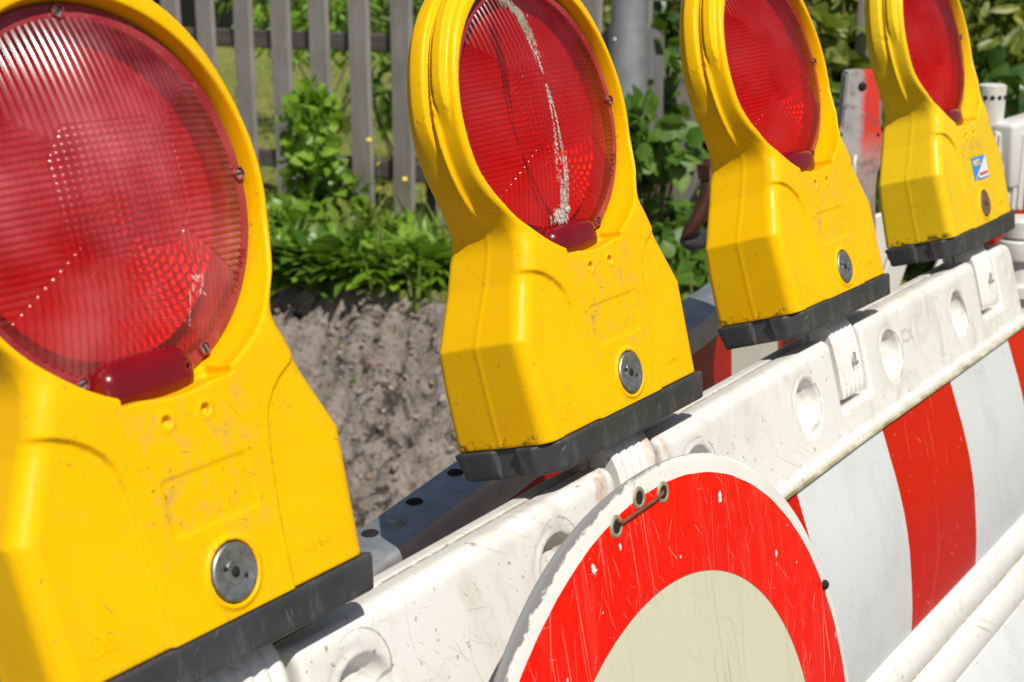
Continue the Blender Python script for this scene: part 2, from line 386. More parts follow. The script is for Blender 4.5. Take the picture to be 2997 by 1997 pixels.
def sign_mat():
    n = NT('painted_sign_face')
    X = n.sep(); r = n.math('SQRT', n.math('ADD', n.math('MULTIPLY', X[0], X[0]), n.math('MULTIPLY', X[2], X[2])))
    wob = n.math('MULTIPLY', n.math('SUBTRACT', n.noise(30, 4), .5), .0022)
    rw = n.math('ADD', r, wob)
    white = n.mix(n.ramp(n.noise(12, 4), .4, .7), (.80, .79, .75), (.74, .72, .66))
    # aged aluminium where paint has worn from the rim, stronger on the upper left
    wear = n.ramp(n.math('ADD', r, n.math('MULTIPLY', n.math('SUBTRACT', n.noise(55, 5, .7, n.map((1, 1, 1.6))), .42), n.math('MULTIPLY_ADD', n.ramp(X[0], .02, -.12), .014, .006))), .2876, .2896)
    ul = n.ramp(n.math('ADD', n.math('MULTIPLY', X[0], -1.), n.math('MULTIPLY', X[2], .6)), -.12, .10)
    wear = n.math('MULTIPLY', wear, n.math('MULTIPLY_ADD', ul, .75, .25))
    white = n.mix(wear, white, (.24, .24, .235))
    gl = n.math('MULTIPLY', n.ramp(n.noise(40, 5, .7), .58, .64), n.math('MULTIPLY', n.ramp(n.math('ABSOLUTE', n.math('ADD', X[0], .015)), .05, .02), n.ramp(X[2], .255, .27)))
    white = n.mix(gl, white, (.42, .37, .24))
    red = n.mix(n.ramp(n.noise(5, 4), .35, .7), (.92, .010, .002), (.78, .008, .003))
    vert = n.map((2.2, 1, .28))
    l = n.streaks([(4, 500, 9, .68, 1.), (-8, 560, 7, .69, 2.), (18, 520, 14, .69, 3.), (-30, 520, 22, .70, 4.), (40, 520, 24, .70, 5.), (72, 480, 22, .71, 6.)])
    l = n.math('MULTIPLY', l, n.math('MULTIPLY_ADD', n.ramp(n.noise(9, 3, .6), .36, .6), .7, .3))
    l = n.math('MAXIMUM', l, n.lines(5, .0020, n.map((1.5, 1, .6)), .50, 4.))
    l = n.math('MAXIMUM', l, n.math('MULTIPLY', n.lines(12, .005, n.map((.7, 1, 1.4)), .60, 9.), .7))
    fog = n.math('MULTIPLY', n.ramp(n.noise(26, 6, .75, vert), .52, .75), .30)
    red = n.mix(fog, red, (.72, .14, .10))
    red = n.mix(n.math('MULTIPLY', l, .55), red, (.93, .34, .27))
    chip = n.ramp(n.noise(75, 3, .6, n.map((1, 1, .6), (0, R(-25), 0))),   .69, .70)
    red = n.mix(chip, red, (.85, .80, .74))
    dk = n.math('MULTIPLY', n.ramp(n.noise(38, 4, .6, n.map((1, 1, .6), (0, R(40), 0))), .68, .74), .5)
    red = n.mix(dk, red, (.22, .02, .02))
    beige = n.mix(n.ramp(n.noise(6, 4), .3, .7), (.68, .66, .49), (.62, .60, .43))
    beige = n.mix(n.math('MULTIPLY', n.ramp(n.noise(22, 6, .7, vert), .56, .72), .35), beige, (.42, .38, .22))
    beige = n.mix(n.math('MULTIPLY', l, .5), beige, (.33, .30, .20))
    beige = n.mix(n.ramp(n.noise(120, 3, .6), .72, .73), beige, (.8, .8, .76))
    eR = n.math('GREATER_THAN', n.math('ADD', rw, 0.), .2747)
    eB = n.math('LESS_THAN', n.math('ADD', r, n.math('MULTIPLY', wob, .3)), .2050)
    c = n.mix(eR, red, white); c = n.mix(eB, c, beige)
    ring = n.math('MULTIPLY', n.ramp(n.math('ABSOLUTE', n.math('SUBTRACT', r, .2052)), .0009, .0003), .5)
    c = n.mix(ring, c, (.25, .06, .03))
    return n.done(n.bsdf(c, n.math('MULTIPLY_ADD', l, .2, .30), 0, .15, n.math('SUBTRACT', n.noise(40, 3), n.math('MULTIPLY', l, .6)), .18, .0006))
M_sign = sign_mat()
M_signback = metal('sign_back_aluminium', (.36, .36, .36), (.46, .46, .46), .5, .7, 30)

# ------------------------------------------------------------------ ground and background setting
# lie of the land: flat gravel yard, a raw earth bank, a grassy shelf carrying the fence, the garden beyond
def bank_x(y): return 2.84+.0*y+.08*np.sin(y*1.7+.6)+.06*(fbm(y*5, 3.3)-.5)
def land(x, y):
    x, y = np.broadcast_arrays(np.asarray(x, float), np.asarray(y, float))
    s = x-bank_x(y)
    prof = np.interp(s, [-3, -1.1, -.80, -.62, -.36, -.14, -.05, .0, .12, 1., 12, 60], [-1.2, -1.19, -1.12, -1.03, -.86, -.74, -.64, -.60, -.59, -.585, -.35, .6])
    near = np.exp(-((s+.35)/.55)**2)
    rough = (fbm(x*4, y*4, 2.)-.5)*.18*near + (np.abs(fbm(x*11, y*11, prof*11)-.5)*-2+.3)*.13*near + (fbm(x*42, y*42, prof*42)-.5)*.085*near
    crack = np.exp(-((fbm(x*7+3, y*7, prof*9, 3)-.5)/.022)**2)*sstep(.44, .58, fbm(x*3, y*3+9, 5., 2))*.10*near
    rough = rough-crack
    clod = np.maximum(0, vnoise(x*24, y*24, prof*24)-.62)*.10*near
    return prof+rough+clod+(fbm(x*2, y*2)-.5)*.03
xs = np.concatenate([[-150, -80, -40, -20, -10, -5, -3, -1.5, 0, .8], np.arange(1.2, 1.6, .1), np.arange(1.6, 3.1, .012), np.arange(3.1, 4, .08), [4.3, 4.8, 5.5, 6.5, 8, 10, 13, 18, 30, 60, 120, 200]])
ys = np.concatenate([[-200, -100, -50, -25, -12, -6, -3, -1.5, -.8], np.arange(-.4, .9, .06), np.arange(.9, 3.6, .014), np.arange(3.65, 5, .15), [5.5, 6.5, 8, 11, 16, 25, 50, 100, 200]])
GX, GY = np.meshgrid(xs, ys, indexing='ij'); GZ = land(GX, GY)
V = np.stack([GX, GY, GZ], -1).reshape(-1, 3)
ii = np.arange(len(xs)*len(ys)).reshape(len(xs), len(ys))
Q = np.stack([ii[:-1, :-1], ii[1:, :-1], ii[1:, 1:], ii[:-1, 1:]], -1).reshape(-1, 4)
n = NT('earth_and_turf')
X = n.sep()
soil = n.mix(n.ramp(n.noise(6, 5, .65), .3, .7), (.40, .345, .295), (.24, .20, .17))
soil = n.mix(n.ramp(n.noise(70, 5, .75), .45, .70), soil, (.40, .34, .29))
soil = n.mix(n.math('MULTIPLY', n.ramp(n.noise(32, 5, .8, dist=.8), .46, .38), .7), soil, (.085, .070, .062))
vor = n.n('TexVoronoi', {'Vector': n.co, 'Scale': 55.}).outputs[1]
soil = n.mix(n.ramp(n.noise(48, 2), .60, .66), soil, n.mix(n.n('SeparateColor', {0: vor}).outputs[0], (.30, .22, .16), (.42, .41, .40)))
soil = n.mix(n.ramp(n.noise(60, 4, .7), .42, .30), soil, (.05, .038, .030))
soil = n.mix(n.ramp(n.noise(9, 5, .75, dist=1.2), .46, .38), soil, (.075, .060, .050))
turf = n.mix(n.ramp(n.noise(7, 5, .7), .3, .7), (.24, .27, .05), (.46, .42, .15))
turf = n.mix(n.ramp(n.noise(50, 4), .4, .7), turf, (.07, .13, .02))
onshelf = n.ramp(n.math('ADD', X[2], n.math('MULTIPLY', n.noise(14, 4), .05)), -.600, -.585)
c = n.mix(onshelf, soil, turf)
M_land = n.done(n.bsdf(c, .95, 0, .15, n.math('ADD', n.noise(60, 6, .75), n.math('MULTIPLY', n.noise(200, 4, .7), .4)), .9, .015))
g = mesh_obj('ground', np_mesh('ground', V, Q, M_land)); tag(g, kind='structure')
# pale gravel yard right under the barrier
n = NT('gravel')
c = n.mix(n.ramp(n.noise(40, 5, .7), .3, .7), (.20, .19, .175), (.34, .32, .29))
c = n.mix(n.ramp(n.noise(150, 3, .7), .5, .7), c, (.12, .11, .10))
M_gravel = n.done(n.bsdf(c, .9, 0, .2, n.noise(120, 5, .75), .8, .01))
rx = np.array([-80, -40, -10, -3, -1, 0, .8, 1.2]); ry = np.array([-80., -40, -10, -3, -1, 0, 1, 2, 3, 6, 20, 80])
RX, RY = np.meshgrid(rx, ry, indexing='ij'); RV = np.stack([RX, RY, RX*0-1.155], -1).reshape(-1, 3)
ii = np.arange(RX.size).reshape(RX.shape); RQ = np.stack([ii[:-1, :-1], ii[1:, :-1], ii[1:, 1:], ii[:-1, 1:]], -1).reshape(-1, 4)
tag(mesh_obj('road', np_mesh('road', RV, RQ, M_gravel)), kind='structure')

# loose stones lying on the earth bank
def stones(N):
    V, Q = [], []; base = 0
    ico = bmesh.new(); bmesh.ops.create_icosphere(ico, subdivisions=1, radius=1)
    iv = np.array([v.co[:] for v in ico.verts]); iq = np.array([[v.index for v in f.verts] for f in ico.faces]); ico.free()
    for k in range(N):
        y = rng.uniform(.9, 3.3); s = rng.uniform(-1.0, -.04); x = float(bank_x(y))+s
        r = rng.choice([.004, .006, .008, .012, .017], p=[.44, .28, .17, .08, .03])*rng.uniform(.7, 1.3)
        z = float(land(x, y))
        v = iv*(1+rng.uniform(-.28, .28, (len(iv), 1)))*np.array([1, rng.uniform(.6, 1), rng.uniform(.5, .9)])*r
        a = rng.uniform(0, 6.3); ca, sa = math.cos(a), math.sin(a)
        v = v @ np.array([[ca, sa, 0], [-sa, ca, 0], [0, 0, 1]])
        V.append(v+[x, y, z+r*.25]); Q.append(iq+base); base += len(iv)
    return np.concatenate(V), np.concatenate(Q)
n = NT('stone')
rnd = n.n('NewGeometry').outputs['Random Per Island']
c = n.mix(rnd, (.17, .13, .11), (.40, .36, .33)); c = n.mix(n.ramp(n.noise(160, 4), .4, .7), c, (.26, .17, .12))
M_stone = n.done(n.bsdf(c, .85, 0, .3, n.noise(300, 4), .5, .002))
V, Q = stones(4200)
tag(mesh_obj('loose_stones', np_mesh('loose_stones', V, Q, M_stone, False)), 'loose brown and grey stones scattered over the raw earth bank', 'stones', kind='stuff')

# ---- leaves
def leaf_mat(name, a, b, gloss=.4, trans=.35):
    n = NT(name)
    rnd = n.n('NewGeometry').outputs['Random Per Island']
    c = n.mix(rnd, a, b); c = n.mix(n.ramp(n.noise(30, 3), .4, .7), c, tuple(x*.75 for x in a))
    p = n.bsdf(c, gloss, 0, .5)
    tr = n.n('BsdfTranslucent', {0: n.mix(.5, c, (.25, .42, .03))}).outputs[0]
    return n.done(n.n('MixShader', {0: trans, 1: p, 2: tr}).outputs[0])
M_leaf_bright = leaf_mat('bright_leaf', (.15, .31, .018), (.30, .46, .05))
M_leaf_mid = leaf_mat('mid_leaf', (.07, .17, .02), (.17, .28, .035))
M_leaf_dark = leaf_mat('dark_leaf', (.03, .085, .015), (.10, .18, .03), .3, .2)
M_leaf_olive = leaf_mat('olive_leaf', (.12, .17, .02), (.36, .36, .07), .45, .35)
M_blade = leaf_mat('grass_blade', (.16, .27, .035), (.36, .40, .10), .6, .3)
n = NT('twig'); M_twig = n.done(n.bsdf(n.mix(n.noise(40, 3), (.10, .07, .045), (.20, .15, .10)), .85))
n = NT('green_stem'); M_stem = n.done(n.bsdf(n.mix(n.noise(40, 3), (.10, .16, .03), (.18, .20, .06)), .7))

LEAF = {  # outline half widths along the length
 'ovate': [(0, .02), (.12, .26), (.35, .42), (.62, .34), (.85, .14), (1, 0)],
 'lance': [(0, .02), (.2, .11), (.5, .14), (.8, .08), (1, 0)],
 'lobed': [(0, .02), (.1, .30), (.24, .50), (.36, .36), (.52, .46), (.66, .26), (.82, .16), (1, 0)],
 'tooth': [(0, .03), (.15, .07), (.28, .05), (.36, .16), (.44, .09), (.56, .22), (.64, .12), (.78, .24), (.9, .12), (1, 0)],
}
def leaves(P, D, N, L, kind, curl=.18):
    """one mesh of leaves: P base points, D directions, N face normals, L lengths"""
    prof = LEAF[kind]; m = len(prof); P = np.asarray(P); D = np.asarray(D); N = np.asarray(N); L = np.asarray(L)
    D = D/np.linalg.norm(D, axis=1)[:, None]
    S = np.cross(D, N); S /= np.linalg.norm(S, axis=1)[:, None]+1e-9; N = np.cross(S, D)
    nL = len(P); V = np.zeros((nL, m*3, 3))
    for i, (t, wd) in enumerate(prof):
        c = P+D*(t*L)[:, None]-N*(curl*L*t*t)[:, None]
        up = N*(.35*wd*L)[:, None]*.6
        V[:, i*3] = c-S*(wd*L)[:, None]+up; V[:, i*3+1] = c; V[:, i*3+2] = c+S*(wd*L)[:, None]+up
    q = []
    for i in range(m-1):
        a, b = i*3, i*3+3
        q += [[a, a+1, b+1, b], [a+1, a+2, b+2, b+1]]
    q = np.array(q)[None]+(np.arange(nL)*m*3)[:, None, None]
    return V.reshape(-1, 3), q.reshape(-1, 4)
def rand_unit(N, up=.0):
    v = rng.normal(size=(N, 3)); v[:, 2] += up; return v/np.linalg.norm(v, axis=1)[:, None]
def foliage(name, parent, mat, c, rad, N, size, kind, clumps=10, up=.5):
    c = np.array(c); rad = np.array(rad)
    cc = rand_unit(clumps)*rng.uniform(.2, 1, (clumps, 1))**.5*rad*.85
    k = rng.integers(0, clumps, N); cr = rng.uniform(.28, .5, clumps)[k][:, None]*rad
    o = rand_unit(N)*rng.uniform(.15, 1, (N, 1))**.45
    P = c+cc[k]+o*cr
    D = o+rand_unit(N)*.7+np.array([0, 0, -.15]); Nn = rand_unit(N, up)+np.array([-.4, -.3, .5])*up
    V, Q = leaves(P, D, Nn, rng.uniform(.6, 1.25, N)*size, kind)
    return mesh_obj(name, np_mesh(name, V, Q, mat, False), parent)
def twigs(name, parent, mat, base, tips, r=.004, seg=5):
    bm = bmesh.new(); base = Vector(base)
    for t in tips:
        t = Vector(t); b = base+Vector((random.uniform(-.02, .02), random.uniform(-.02, .02), 0))
        mid = b.lerp(t, .5)+Vector((random.uniform(-.03, .03), random.uniform(-.03, .03), .02))
        add_tube(bm, [b, b.lerp(mid, .5)+Vector((0, 0, .01)), mid, mid.lerp(t, .5), t], [r, r*.85, r*.7, r*.55, r*.35], seg)
    return bm_obj(name, bm, mat, parent, 180)

# ---- picket fence
XF = 3.58
n = NT('weathered_wood')
v = n.map((1, 1, .06))
c = n.mix(n.ramp(n.noise(90, 5, .6, v), .3, .7), (.255, .228, .210), (.36, .33, .31))
c = n.mix(n.ramp(n.noise(5, 3), .45, .7), c, (.235, .215, .20))
k1 = n.ramp(n.n('TexVoronoi', {'Vector': n.map((1, 1, .6)), 'Scale': 9.}).outputs[0], .10, .05)
c = n.mix(n.math('MULTIPLY', k1, .8), c, (.10, .085, .075))
wv = n.n('TexWave', {'Vector': n.co, 'Scale': 85., 'Distortion': .3}, bands_direction='Y').outputs[1]
M_wood = n.done(n.bsdf(c, .85, 0, .2, n.math('ADD', n.math('MULTIPLY', wv, .7), n.noise(90, 4, .6, v)), .4, .002))
n = NT('shaded_fence_wood')  # rail and post wood, shade behind the pickets put into its colour
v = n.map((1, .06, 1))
M_wood_shaded = n.done(n.bsdf(n.mix(n.ramp(n.noise(60, 5, .6, v), .3, .7), (.075, .068, .062), (.14, .13, .12)), .9, 0, .1, n.noise(60, 4, .6, v), .4, .002))
fence = empty('picket_fence', (XF, 2.2, -.6))
tag(fence, 'weathered grey wooden picket fence standing above the earth bank', 'fence')
def fpart(name, bm, mat, sm=None):
    o = bm_obj(name, bm, mat, None, sm); o.parent = fence; o.matrix_parent_inverse = Matrix.Translation(-fence.location); return o
y0 = at_x(605, 80, XF).y; y1 = at_x(1175, 80, XF).y; pitch = (y1-y0)/5
for k in range(-5, 15):
    yy = y0+pitch*k+random.uniform(-.004, .004)
    bm = bmesh.new(); wd = .086+random.uniform(-.003, .003)
    b = -.575+random.uniform(-.02, .03)-.0*k
    add_box(bm, (0, 0, 0), (.021, wd, 1.15), None, .003, 1)
    lean = random.uniform(-.012, .012)+(0 if k < 9 else .02)
    bmesh.ops.transform(bm, verts=bm.verts, matrix=Matrix.Translation((XF, yy, b+.575)) @ Matrix.Rotation(lean, 4, 'X'))
    fpart('picket', bm, M_wood)
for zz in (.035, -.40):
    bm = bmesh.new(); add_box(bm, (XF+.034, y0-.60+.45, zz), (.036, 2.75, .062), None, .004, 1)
    fpart('rail', bm, M_wood_shaded)
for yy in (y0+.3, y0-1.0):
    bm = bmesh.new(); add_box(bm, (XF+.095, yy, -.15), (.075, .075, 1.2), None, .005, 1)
    fpart('post', bm, M_wood_shaded)

# ---- dark boarded shed behind the fence
n = NT('dark_boards')
wv = n.n('TexWave', {'Vector': n.co, 'Scale': 3.2, 'Distortion': .0}, bands_direction='Z', wave_profile='SAW').outputs[1]
M_boards = n.done(n.bsdf(n.mix(n.noise(4, 4), (.018, .018, .022), (.035, .035, .04)), .7, 0, .3, wv, 1., .02))
shed = empty('garden_shed', (9.5, 8.2, -.4)); tag(shed, 'dark boarded shed glimpsed between the leftmost pickets', 'shed')
for nm, bx in (('wall', ((10.3, 9.3, .7), (1.6, 4.6, 2.4))), ('roof', ((10.3, 9.3, 2.0), (2.2, 5.2, .12)))):
    bm = bmesh.new(); add_box(bm, *bx, None, .01, 1); o = bm_obj(nm, bm, M_boards, None); o.parent = shed; o.matrix_parent_inverse = Matrix.Translation(-shed.location)

# ---- shrubs and plants
def plant(name, label, cat, loc, group=None):
    o = empty(name, loc); tag(o, label, cat, group); return o
def shrub(label, u, v, d, rad, N, size, kind, mat, clumps=12, name='shrub', nt=10, group='bushes around the fence', bz=None):
    c = at(u, v, d); gz = float(land(c.x, c.y)) if bz is None else bz
    o = plant(name, label, 'shrub', (c.x, c.y, gz), group)
    rel = (0, 0, c.z-gz)
    foliage('foliage', o, mat, rel, rad, N, size, kind, clumps)
    tips = [Vector(rel)+Vector([random.uniform(-.7, .7)*r for r in rad]) for _ in range(nt)]
    twigs('stems', o, M_twig, (0, 0, -.02), tips, .006)
    return o
# in front of / through the left pickets
shrub('leafy green bush growing up through the left pickets', 900, 450, 5.05, (.12, .15, .24), 330, .058, 'ovate', M_leaf_bright, 12)
shrub('small light green sapling low at the left pickets beside the nearest lamp', 835, 700, 4.9, (.15, .14, .16), 300, .050, 'ovate', M_leaf_bright, 9)
shrub('bright green low bush at the feet of the middle pickets', 985, 590, 5.1, (.12, .13, .14), 220, .052, 'ovate', M_leaf_bright, 9)
# behind the fence
shrub('yellow green bush behind the fence seen over its top rail', 960, 30, 7.5, (.5, .75, .42), 900, .085, 'lance', M_leaf_bright, 14)
shrub('mid green bush with hanging narrow leaves behind the fence', 1180, 90, 6.0, (.3, .35, .35), 420, .11, 'lance', M_leaf_mid, 10)
shrub('tall dark shrub rising behind the road sign post', 1900, 60, 5.6, (.6, .75, .50), 2600, .060, 'ovate', M_leaf_olive, 20)
shrub('dark green ivy mass behind the third lamp', 2250, 250, 5.0, (.5, .55, .50), 3000, .062, 'lobed', M_leaf_dark, 22)
shrub('pale leaved creeper hanging between the third and fourth lamps', 2440, 110, 4.3, (.28, .18, .34), 420, .075, 'ovate', M_leaf_olive, 12)
shrub('dense hedge of narrow yellow green leaves at the far right', 2900, 60, 5.2, (.5, .65, .42), 3000, .095, 'lance', M_leaf_olive, 24)
shrub('dark leafy undergrowth below the hedge at the far right', 2880, 420, 4.4, (.45, .55, .36), 1500, .075, 'ovate', M_leaf_dark, 16)
shrub('dark tall hedge closing the garden at the right', 2500, -60, 7.5, (1.2, 1.9, 1.1), 6000, .10, 'ovate', M_leaf_dark, 40)
shrub('glossy ivy climbing the pickets right of the second lamp', 1925, 260, 4.35, (.10, .09, .17), 60, .075, 'ovate', M_leaf_mid, 9)
shrub('low ivy in the gap between the second and third lamps', 1960, 730, 4.1, (.26, .26, .10), 420, .075, 'lobed', M_leaf_mid, 12)
shrub('shaded weeds below the third lamp beside the steel rail', 2040, 860, 3.6, (.22, .25, .16), 520, .055, 'ovate', M_leaf_mid, 10)
shrub('pale climbing vine with small leaves right of the road sign post', 2330, 470, 4.0, (.16, .14, .30), 300, .050, 'lobed', M_leaf_mid, 10)

# broad weeds along the lip of the bank: a rosette of long leaves each
weed_labels = ['jagged leaved weed hanging over the bank edge beside the nearest lamp', 'broad leaved weed on the bank edge below the left pickets', 'low pale weed on the bank edge left of the middle',
 'toothed dandelion like weed at the middle of the bank edge', 'large flat leaved weed leaning over the bare earth', 'upright narrow leaved weed under the yellow flowers', 'long leaved weed at the foot of the sunlit picket',
 'dense weed rosette nearest the second lamp', 'broad yellowing weed drooping over the bank beside the second lamp', 'small weed sprout behind the bank edge weeds', 'tall leafy weed between the pickets and the bank edge', 'short weed tuft right under the bushes']
spots = [(800, 800, 'tooth'), (850, 780, 'lance'), (905, 830, 'ovate'), (960, 800, 'tooth'), (1010, 815, 'lance'), (1060, 790, 'lance'), (1105, 780, 'tooth'), (1180, 800, 'ovate'), (1265, 810, 'ovate'), (1000, 730, 'ovate'), (1130, 730, 'lance'), (880, 740, 'ovate'),
 (940, 770, 'lance'), (1040, 745, 'tooth'), (1220, 760, 'lance'), (1085, 820, 'ovate'), (1150, 830, 'tooth'), (990, 780, 'tooth'), (1240, 820, 'lance'), (830, 820, 'ovate')]
weed_labels += ['slender weed behind the bank edge at the left', 'jagged weed standing behind the broad ones', 'feathery weed close behind the second lamp', 'small round leaved weed at the lip under the flowers', 'toothed weed lying flat on the lip near the second lamp', 'jagged weed in the very middle of the row', 'narrow drooping weed at the right end of the row', 'round leaved weed low at the left end of the row']
for (u, v, kd), lb in zip(spots, weed_labels):
    # follow the ray to the land
    d = 3.4
    while d < 7:
        p = at(u, v, d)
        if p.z < float(land(p.x, p.y)): break
        d += .02
    o = plant('weed', lb, 'weed', (p.x, p.y, p.z), 'weeds along the top of the bank')
    N = random.randint(60, 120); tall = random.uniform(.6, 1.9); a = rng.uniform(0, 6.28, N); el = rng.uniform(-.1, 1.35, N)
    D = np.stack([np.cos(a)*np.cos(el), np.sin(a)*np.cos(el), np.sin(el)], 1)
    D[:, 0] -= .25
    P = np.stack([np.cos(a)*.02, np.sin(a)*.03, np.zeros(N)], 1)*rng.uniform(.3, 4.5, (N, 1))
    Nn = np.stack([-D[:, 0]*.5, -D[:, 1]*.5, np.ones(N)], 1)
    V, Q = leaves(P+np.array([0, 0, 1])*rng.uniform(0, .05, (N, 1))*tall, D, Nn, rng.uniform(.022, .062, N)*tall, kd, .35)
    mesh_obj('leaves', np_mesh('leaves', V, Q, random.choice([M_leaf_bright, M_leaf_bright, M_leaf_mid, M_leaf_olive]), False), o)
# grass on the shelf and in the garden
def blades(N, yr, sr, Lr, lean=.35):
    y = rng.uniform(*yr, N); s = rng.uniform(*sr, N); x = bank_x(y)+s; z = land(x, y)
    P = np.stack([x, y, z-.004], 1); D = np.stack([rng.normal(0, lean, N), rng.normal(0, lean, N), np.ones(N)], 1)
    return P, D, rand_unit(N), rng.uniform(*Lr, N)
LEAF['blade'] = [(0, .035), (.5, .03), (1, 0)]
A = [blades(6000, (.9, 3.4), (.02, .85), (.02, .06), .6), blades(900, (1.2, 3.3), (-.03, .6), (.08, .20), .35), blades(9000, (.6, 5.2), (.8, 3.6), (.03, .07), .5), blades(6000, (1., 8.), (3., 7.), (.05, .10), .6)]
V, Q = leaves(*[np.concatenate([a[i] for a in A]) for i in range(4)], 'blade', .3)
tag(mesh_obj('grass', np_mesh('grass', V, Q, M_blade, False)), 'green and straw coloured grass on the bank top and in the garden', 'grass', kind='stuff')
# little sprouts on the bare bank
for k, (u, v) in enumerate([(1155, 975), (1040, 1115), (1000, 1000), (965, 1175), (1045, 1150)]):
    d = 2.8
    while d < 7:
        p = at(u, v, d)
        if p.z < float(land(p.x, p.y)): break
        d += .01
    N = 14; o = rand_unit(N, 1.); V, Q = leaves(rand_unit(N)*.005, o, rand_unit(N, 1.), rng.uniform(.007, .018, N), 'lance')
    lab = ['tiny green sprout high on the bare bank near the second lamp', 'tiny green sprout halfway up the bare bank', 'tiny green sprout just under the bank edge', 'tiny green sprout low on the bank beside the nearest lamp', 'tiny green sprout next to another halfway up the bank'][k]
    s_ = mesh_obj('sprout', np_mesh('sprout', V, Q, M_leaf_bright, False)); s_.location = p; tag(s_, lab, 'sprout', 'sprouts on the bare bank')
# yellow flowers on thin stalks
n = NT('petal'); M_petal = n.done(n.bsdf((.80, .58, .01), .5))
fl = [(1080, 410), (1108, 480), (1113, 552), (1133, 550), (1110, 628), (1035, 513), (1018, 535), (1185, 525), (1195, 548), (1145, 590), (1062, 500)]
fll = ['topmost yellow flower against the sunlit picket', 'second highest yellow flower beside the sunlit picket', 'yellow flower left of a close pair', 'yellow flower right of a close pair', 'lowest yellow flower of the group', 'yellow flower at the edge of the leafy bush', 'yellow flower hanging just below the one at the bush edge', 'yellow flower beside the second lamp', 'small yellow flower just under the one beside the second lamp', 'yellow flower low between the pickets', 'small yellow flower left of the sunlit picket']
for (u, v), lb in zip(fl, fll):
    p = at(u, v, 4.95+random.uniform(-.15, .15)); gz = float(land(p.x, p.y))
    o = plant('yellow_flower', lb, 'flower', (p.x, p.y, gz), 'yellow flowers at the fence')
    bm = bmesh.new(); h_ = p.z-gz
    add_tube(bm, [(0, 0, 0), (.006, .004, h_*.5), (0, 0, h_)], .0014, 5); bm_obj('stem', bm, M_stem, o)
    bm = bmesh.new(); M = Matrix.Translation((0, 0, h_)) @ Matrix.Rotation(random.uniform(-.6, .6), 4, 'Y') @ Matrix.Rotation(random.uniform(-.5, .5), 4, 'X')
    for q in range(9):
        a = q/9*6.283; A_ = M @ Matrix.Rotation(a, 4, 'Z')
        f = [bm.verts.new(A_ @ Vector(t)) for t in ((.001, 0, 0), (.006, .003, .002), (.010, 0, .002), (.006, -.003, .002))]; bm.faces.new(f)
    add_lathe(bm, [(0, .003), (.003, .002), (.004, 0), (0, -.002)], 8, M); bm_obj('bloom', bm, M_petal, o)

# ------------------------------------------------------------------ street furniture behind the barrier
# steel post with a bolted board
n = NT('grey_board_wood')
v = n.map((1, 1, .06))
M_wood_board = n.done(n.bsdf(n.mix(n.ramp(n.noise(90, 5, .6, v), .3, .7), (.13, .125, .125), (.20, .19, .19)), .85, 0, .2, n.noise(90, 4, .6, v), .4, .002))
shrub('creeper leaves covering the foot of the road sign post', 1880, 420, 3.85, (.13, .12, .11), 190, .065, 'ovate', M_leaf_mid, 9)
shrub('small dark weeds in front of the shaded pickets below the sign post', 1900, 640, 3.95, (.20, .16, .07), 260, .045, 'tooth', M_leaf_mid, 9)
pc = at(1838, 200, 4.1); pz = float(land(pc.x, pc.y))
post = empty('road_sign_post', (pc.x, pc.y, pz)); tag(post, 'grey steel road sign post in a wider sleeve behind the second lamp', 'post')
bm = bmesh.new(); add_cyl(bm, (0, 0, -.05), (0, 0, 2.2), .0485, seg=40); bm_obj('pole', bm, M_galv2, post, 40)
zt = at(1838, 72, 4.1).z-pz
bm = bmesh.new(); add_lathe(bm, [(.0495, zt), (.0535, zt), (.0535, zt-.6), (.0495, zt-.6)], 40); bm_obj('sleeve', bm, M_galv2, post, 40)
bm = bmesh.new(); bmesh.ops.create_uvsphere(bm, u_segments=12, v_segments=8, radius=.008)
bo = at(1799, 118, 4.05)-Vector(post.location); bmesh.ops.translate(bm, verts=bm.verts, vec=bo); bm_obj('bolt', bm, M_screw, post, 180)
bd = at(1850, 85, 4.22)
bm = bmesh.new(); pts = []
W2, H2, rr = .092, .42, .035
for a in np.linspace(0, 90, 7): pts.append((W2-rr+rr*math.sin(R(a)), -rr+rr*math.cos(R(a))))
pts += [(W2, -H2), (-W2, -H2)]
for a in np.linspace(-90, 0, 7): pts.append((-W2+rr+rr*math.sin(R(a)), -rr+rr*math.cos(R(a))))
f = bm.faces.new([bm.verts.new((0, p[0], p[1])) for p in pts]); e = bmesh.ops.extrude_face_region(bm, geom=[f])
bmesh.ops.translate(bm, verts=[v for v in e['geom'] if isinstance(v, bmesh.types.BMVert)], vec=(.02, 0, 0))
o = bm_obj('board', bm, M_wood_board, None); o.location = bd; o.rotation_euler = (0, 0, R(38)-R(0)); tag(o, 'grey board with rounded top corners fixed behind the sign post', 'board')
o.name = 'wooden_board'

# rusty curved hook beyond the third lamp
bm = bmesh.new()
pp = [at(2085, 470, 2.3), at(2075, 560, 2.3), at(2050, 630, 2.3), at(2015, 680, 2.3), at(1998, 704, 2.3), at(2020, 712, 2.32), at(2050, 705, 2.34), at(2080, 690, 2.36)]
o0 = pp[0].copy(); add_tube(bm, [p-o0 for p in pp[:5]], [.014, .014, .013, .010, .005], 12)
hk = empty('rusty_hook', o0); tag(hk, 'dark rusty curved steel hook poking out behind the third lamp', 'hook')
bm_obj('curved_arm', bm, M_hook, hk, 180)
bm = bmesh.new(); add_tube(bm, [p-o0 for p in pp[4:]], [.006, .012, .014, .012], 12); bm_obj('tip_plate', bm, metal('dark_worn_steel', (.05, .05, .055), (.12, .11, .11), .4, .5, 60), hk, 180)
bm = bmesh.new()
for q in range(9): add_box(bm, at(2066+q*.6, 482+q*5, 2.3)-o0, (.028, .02, .0016))
bm_obj('ribbed_sleeve', bm, M_hook, hk)

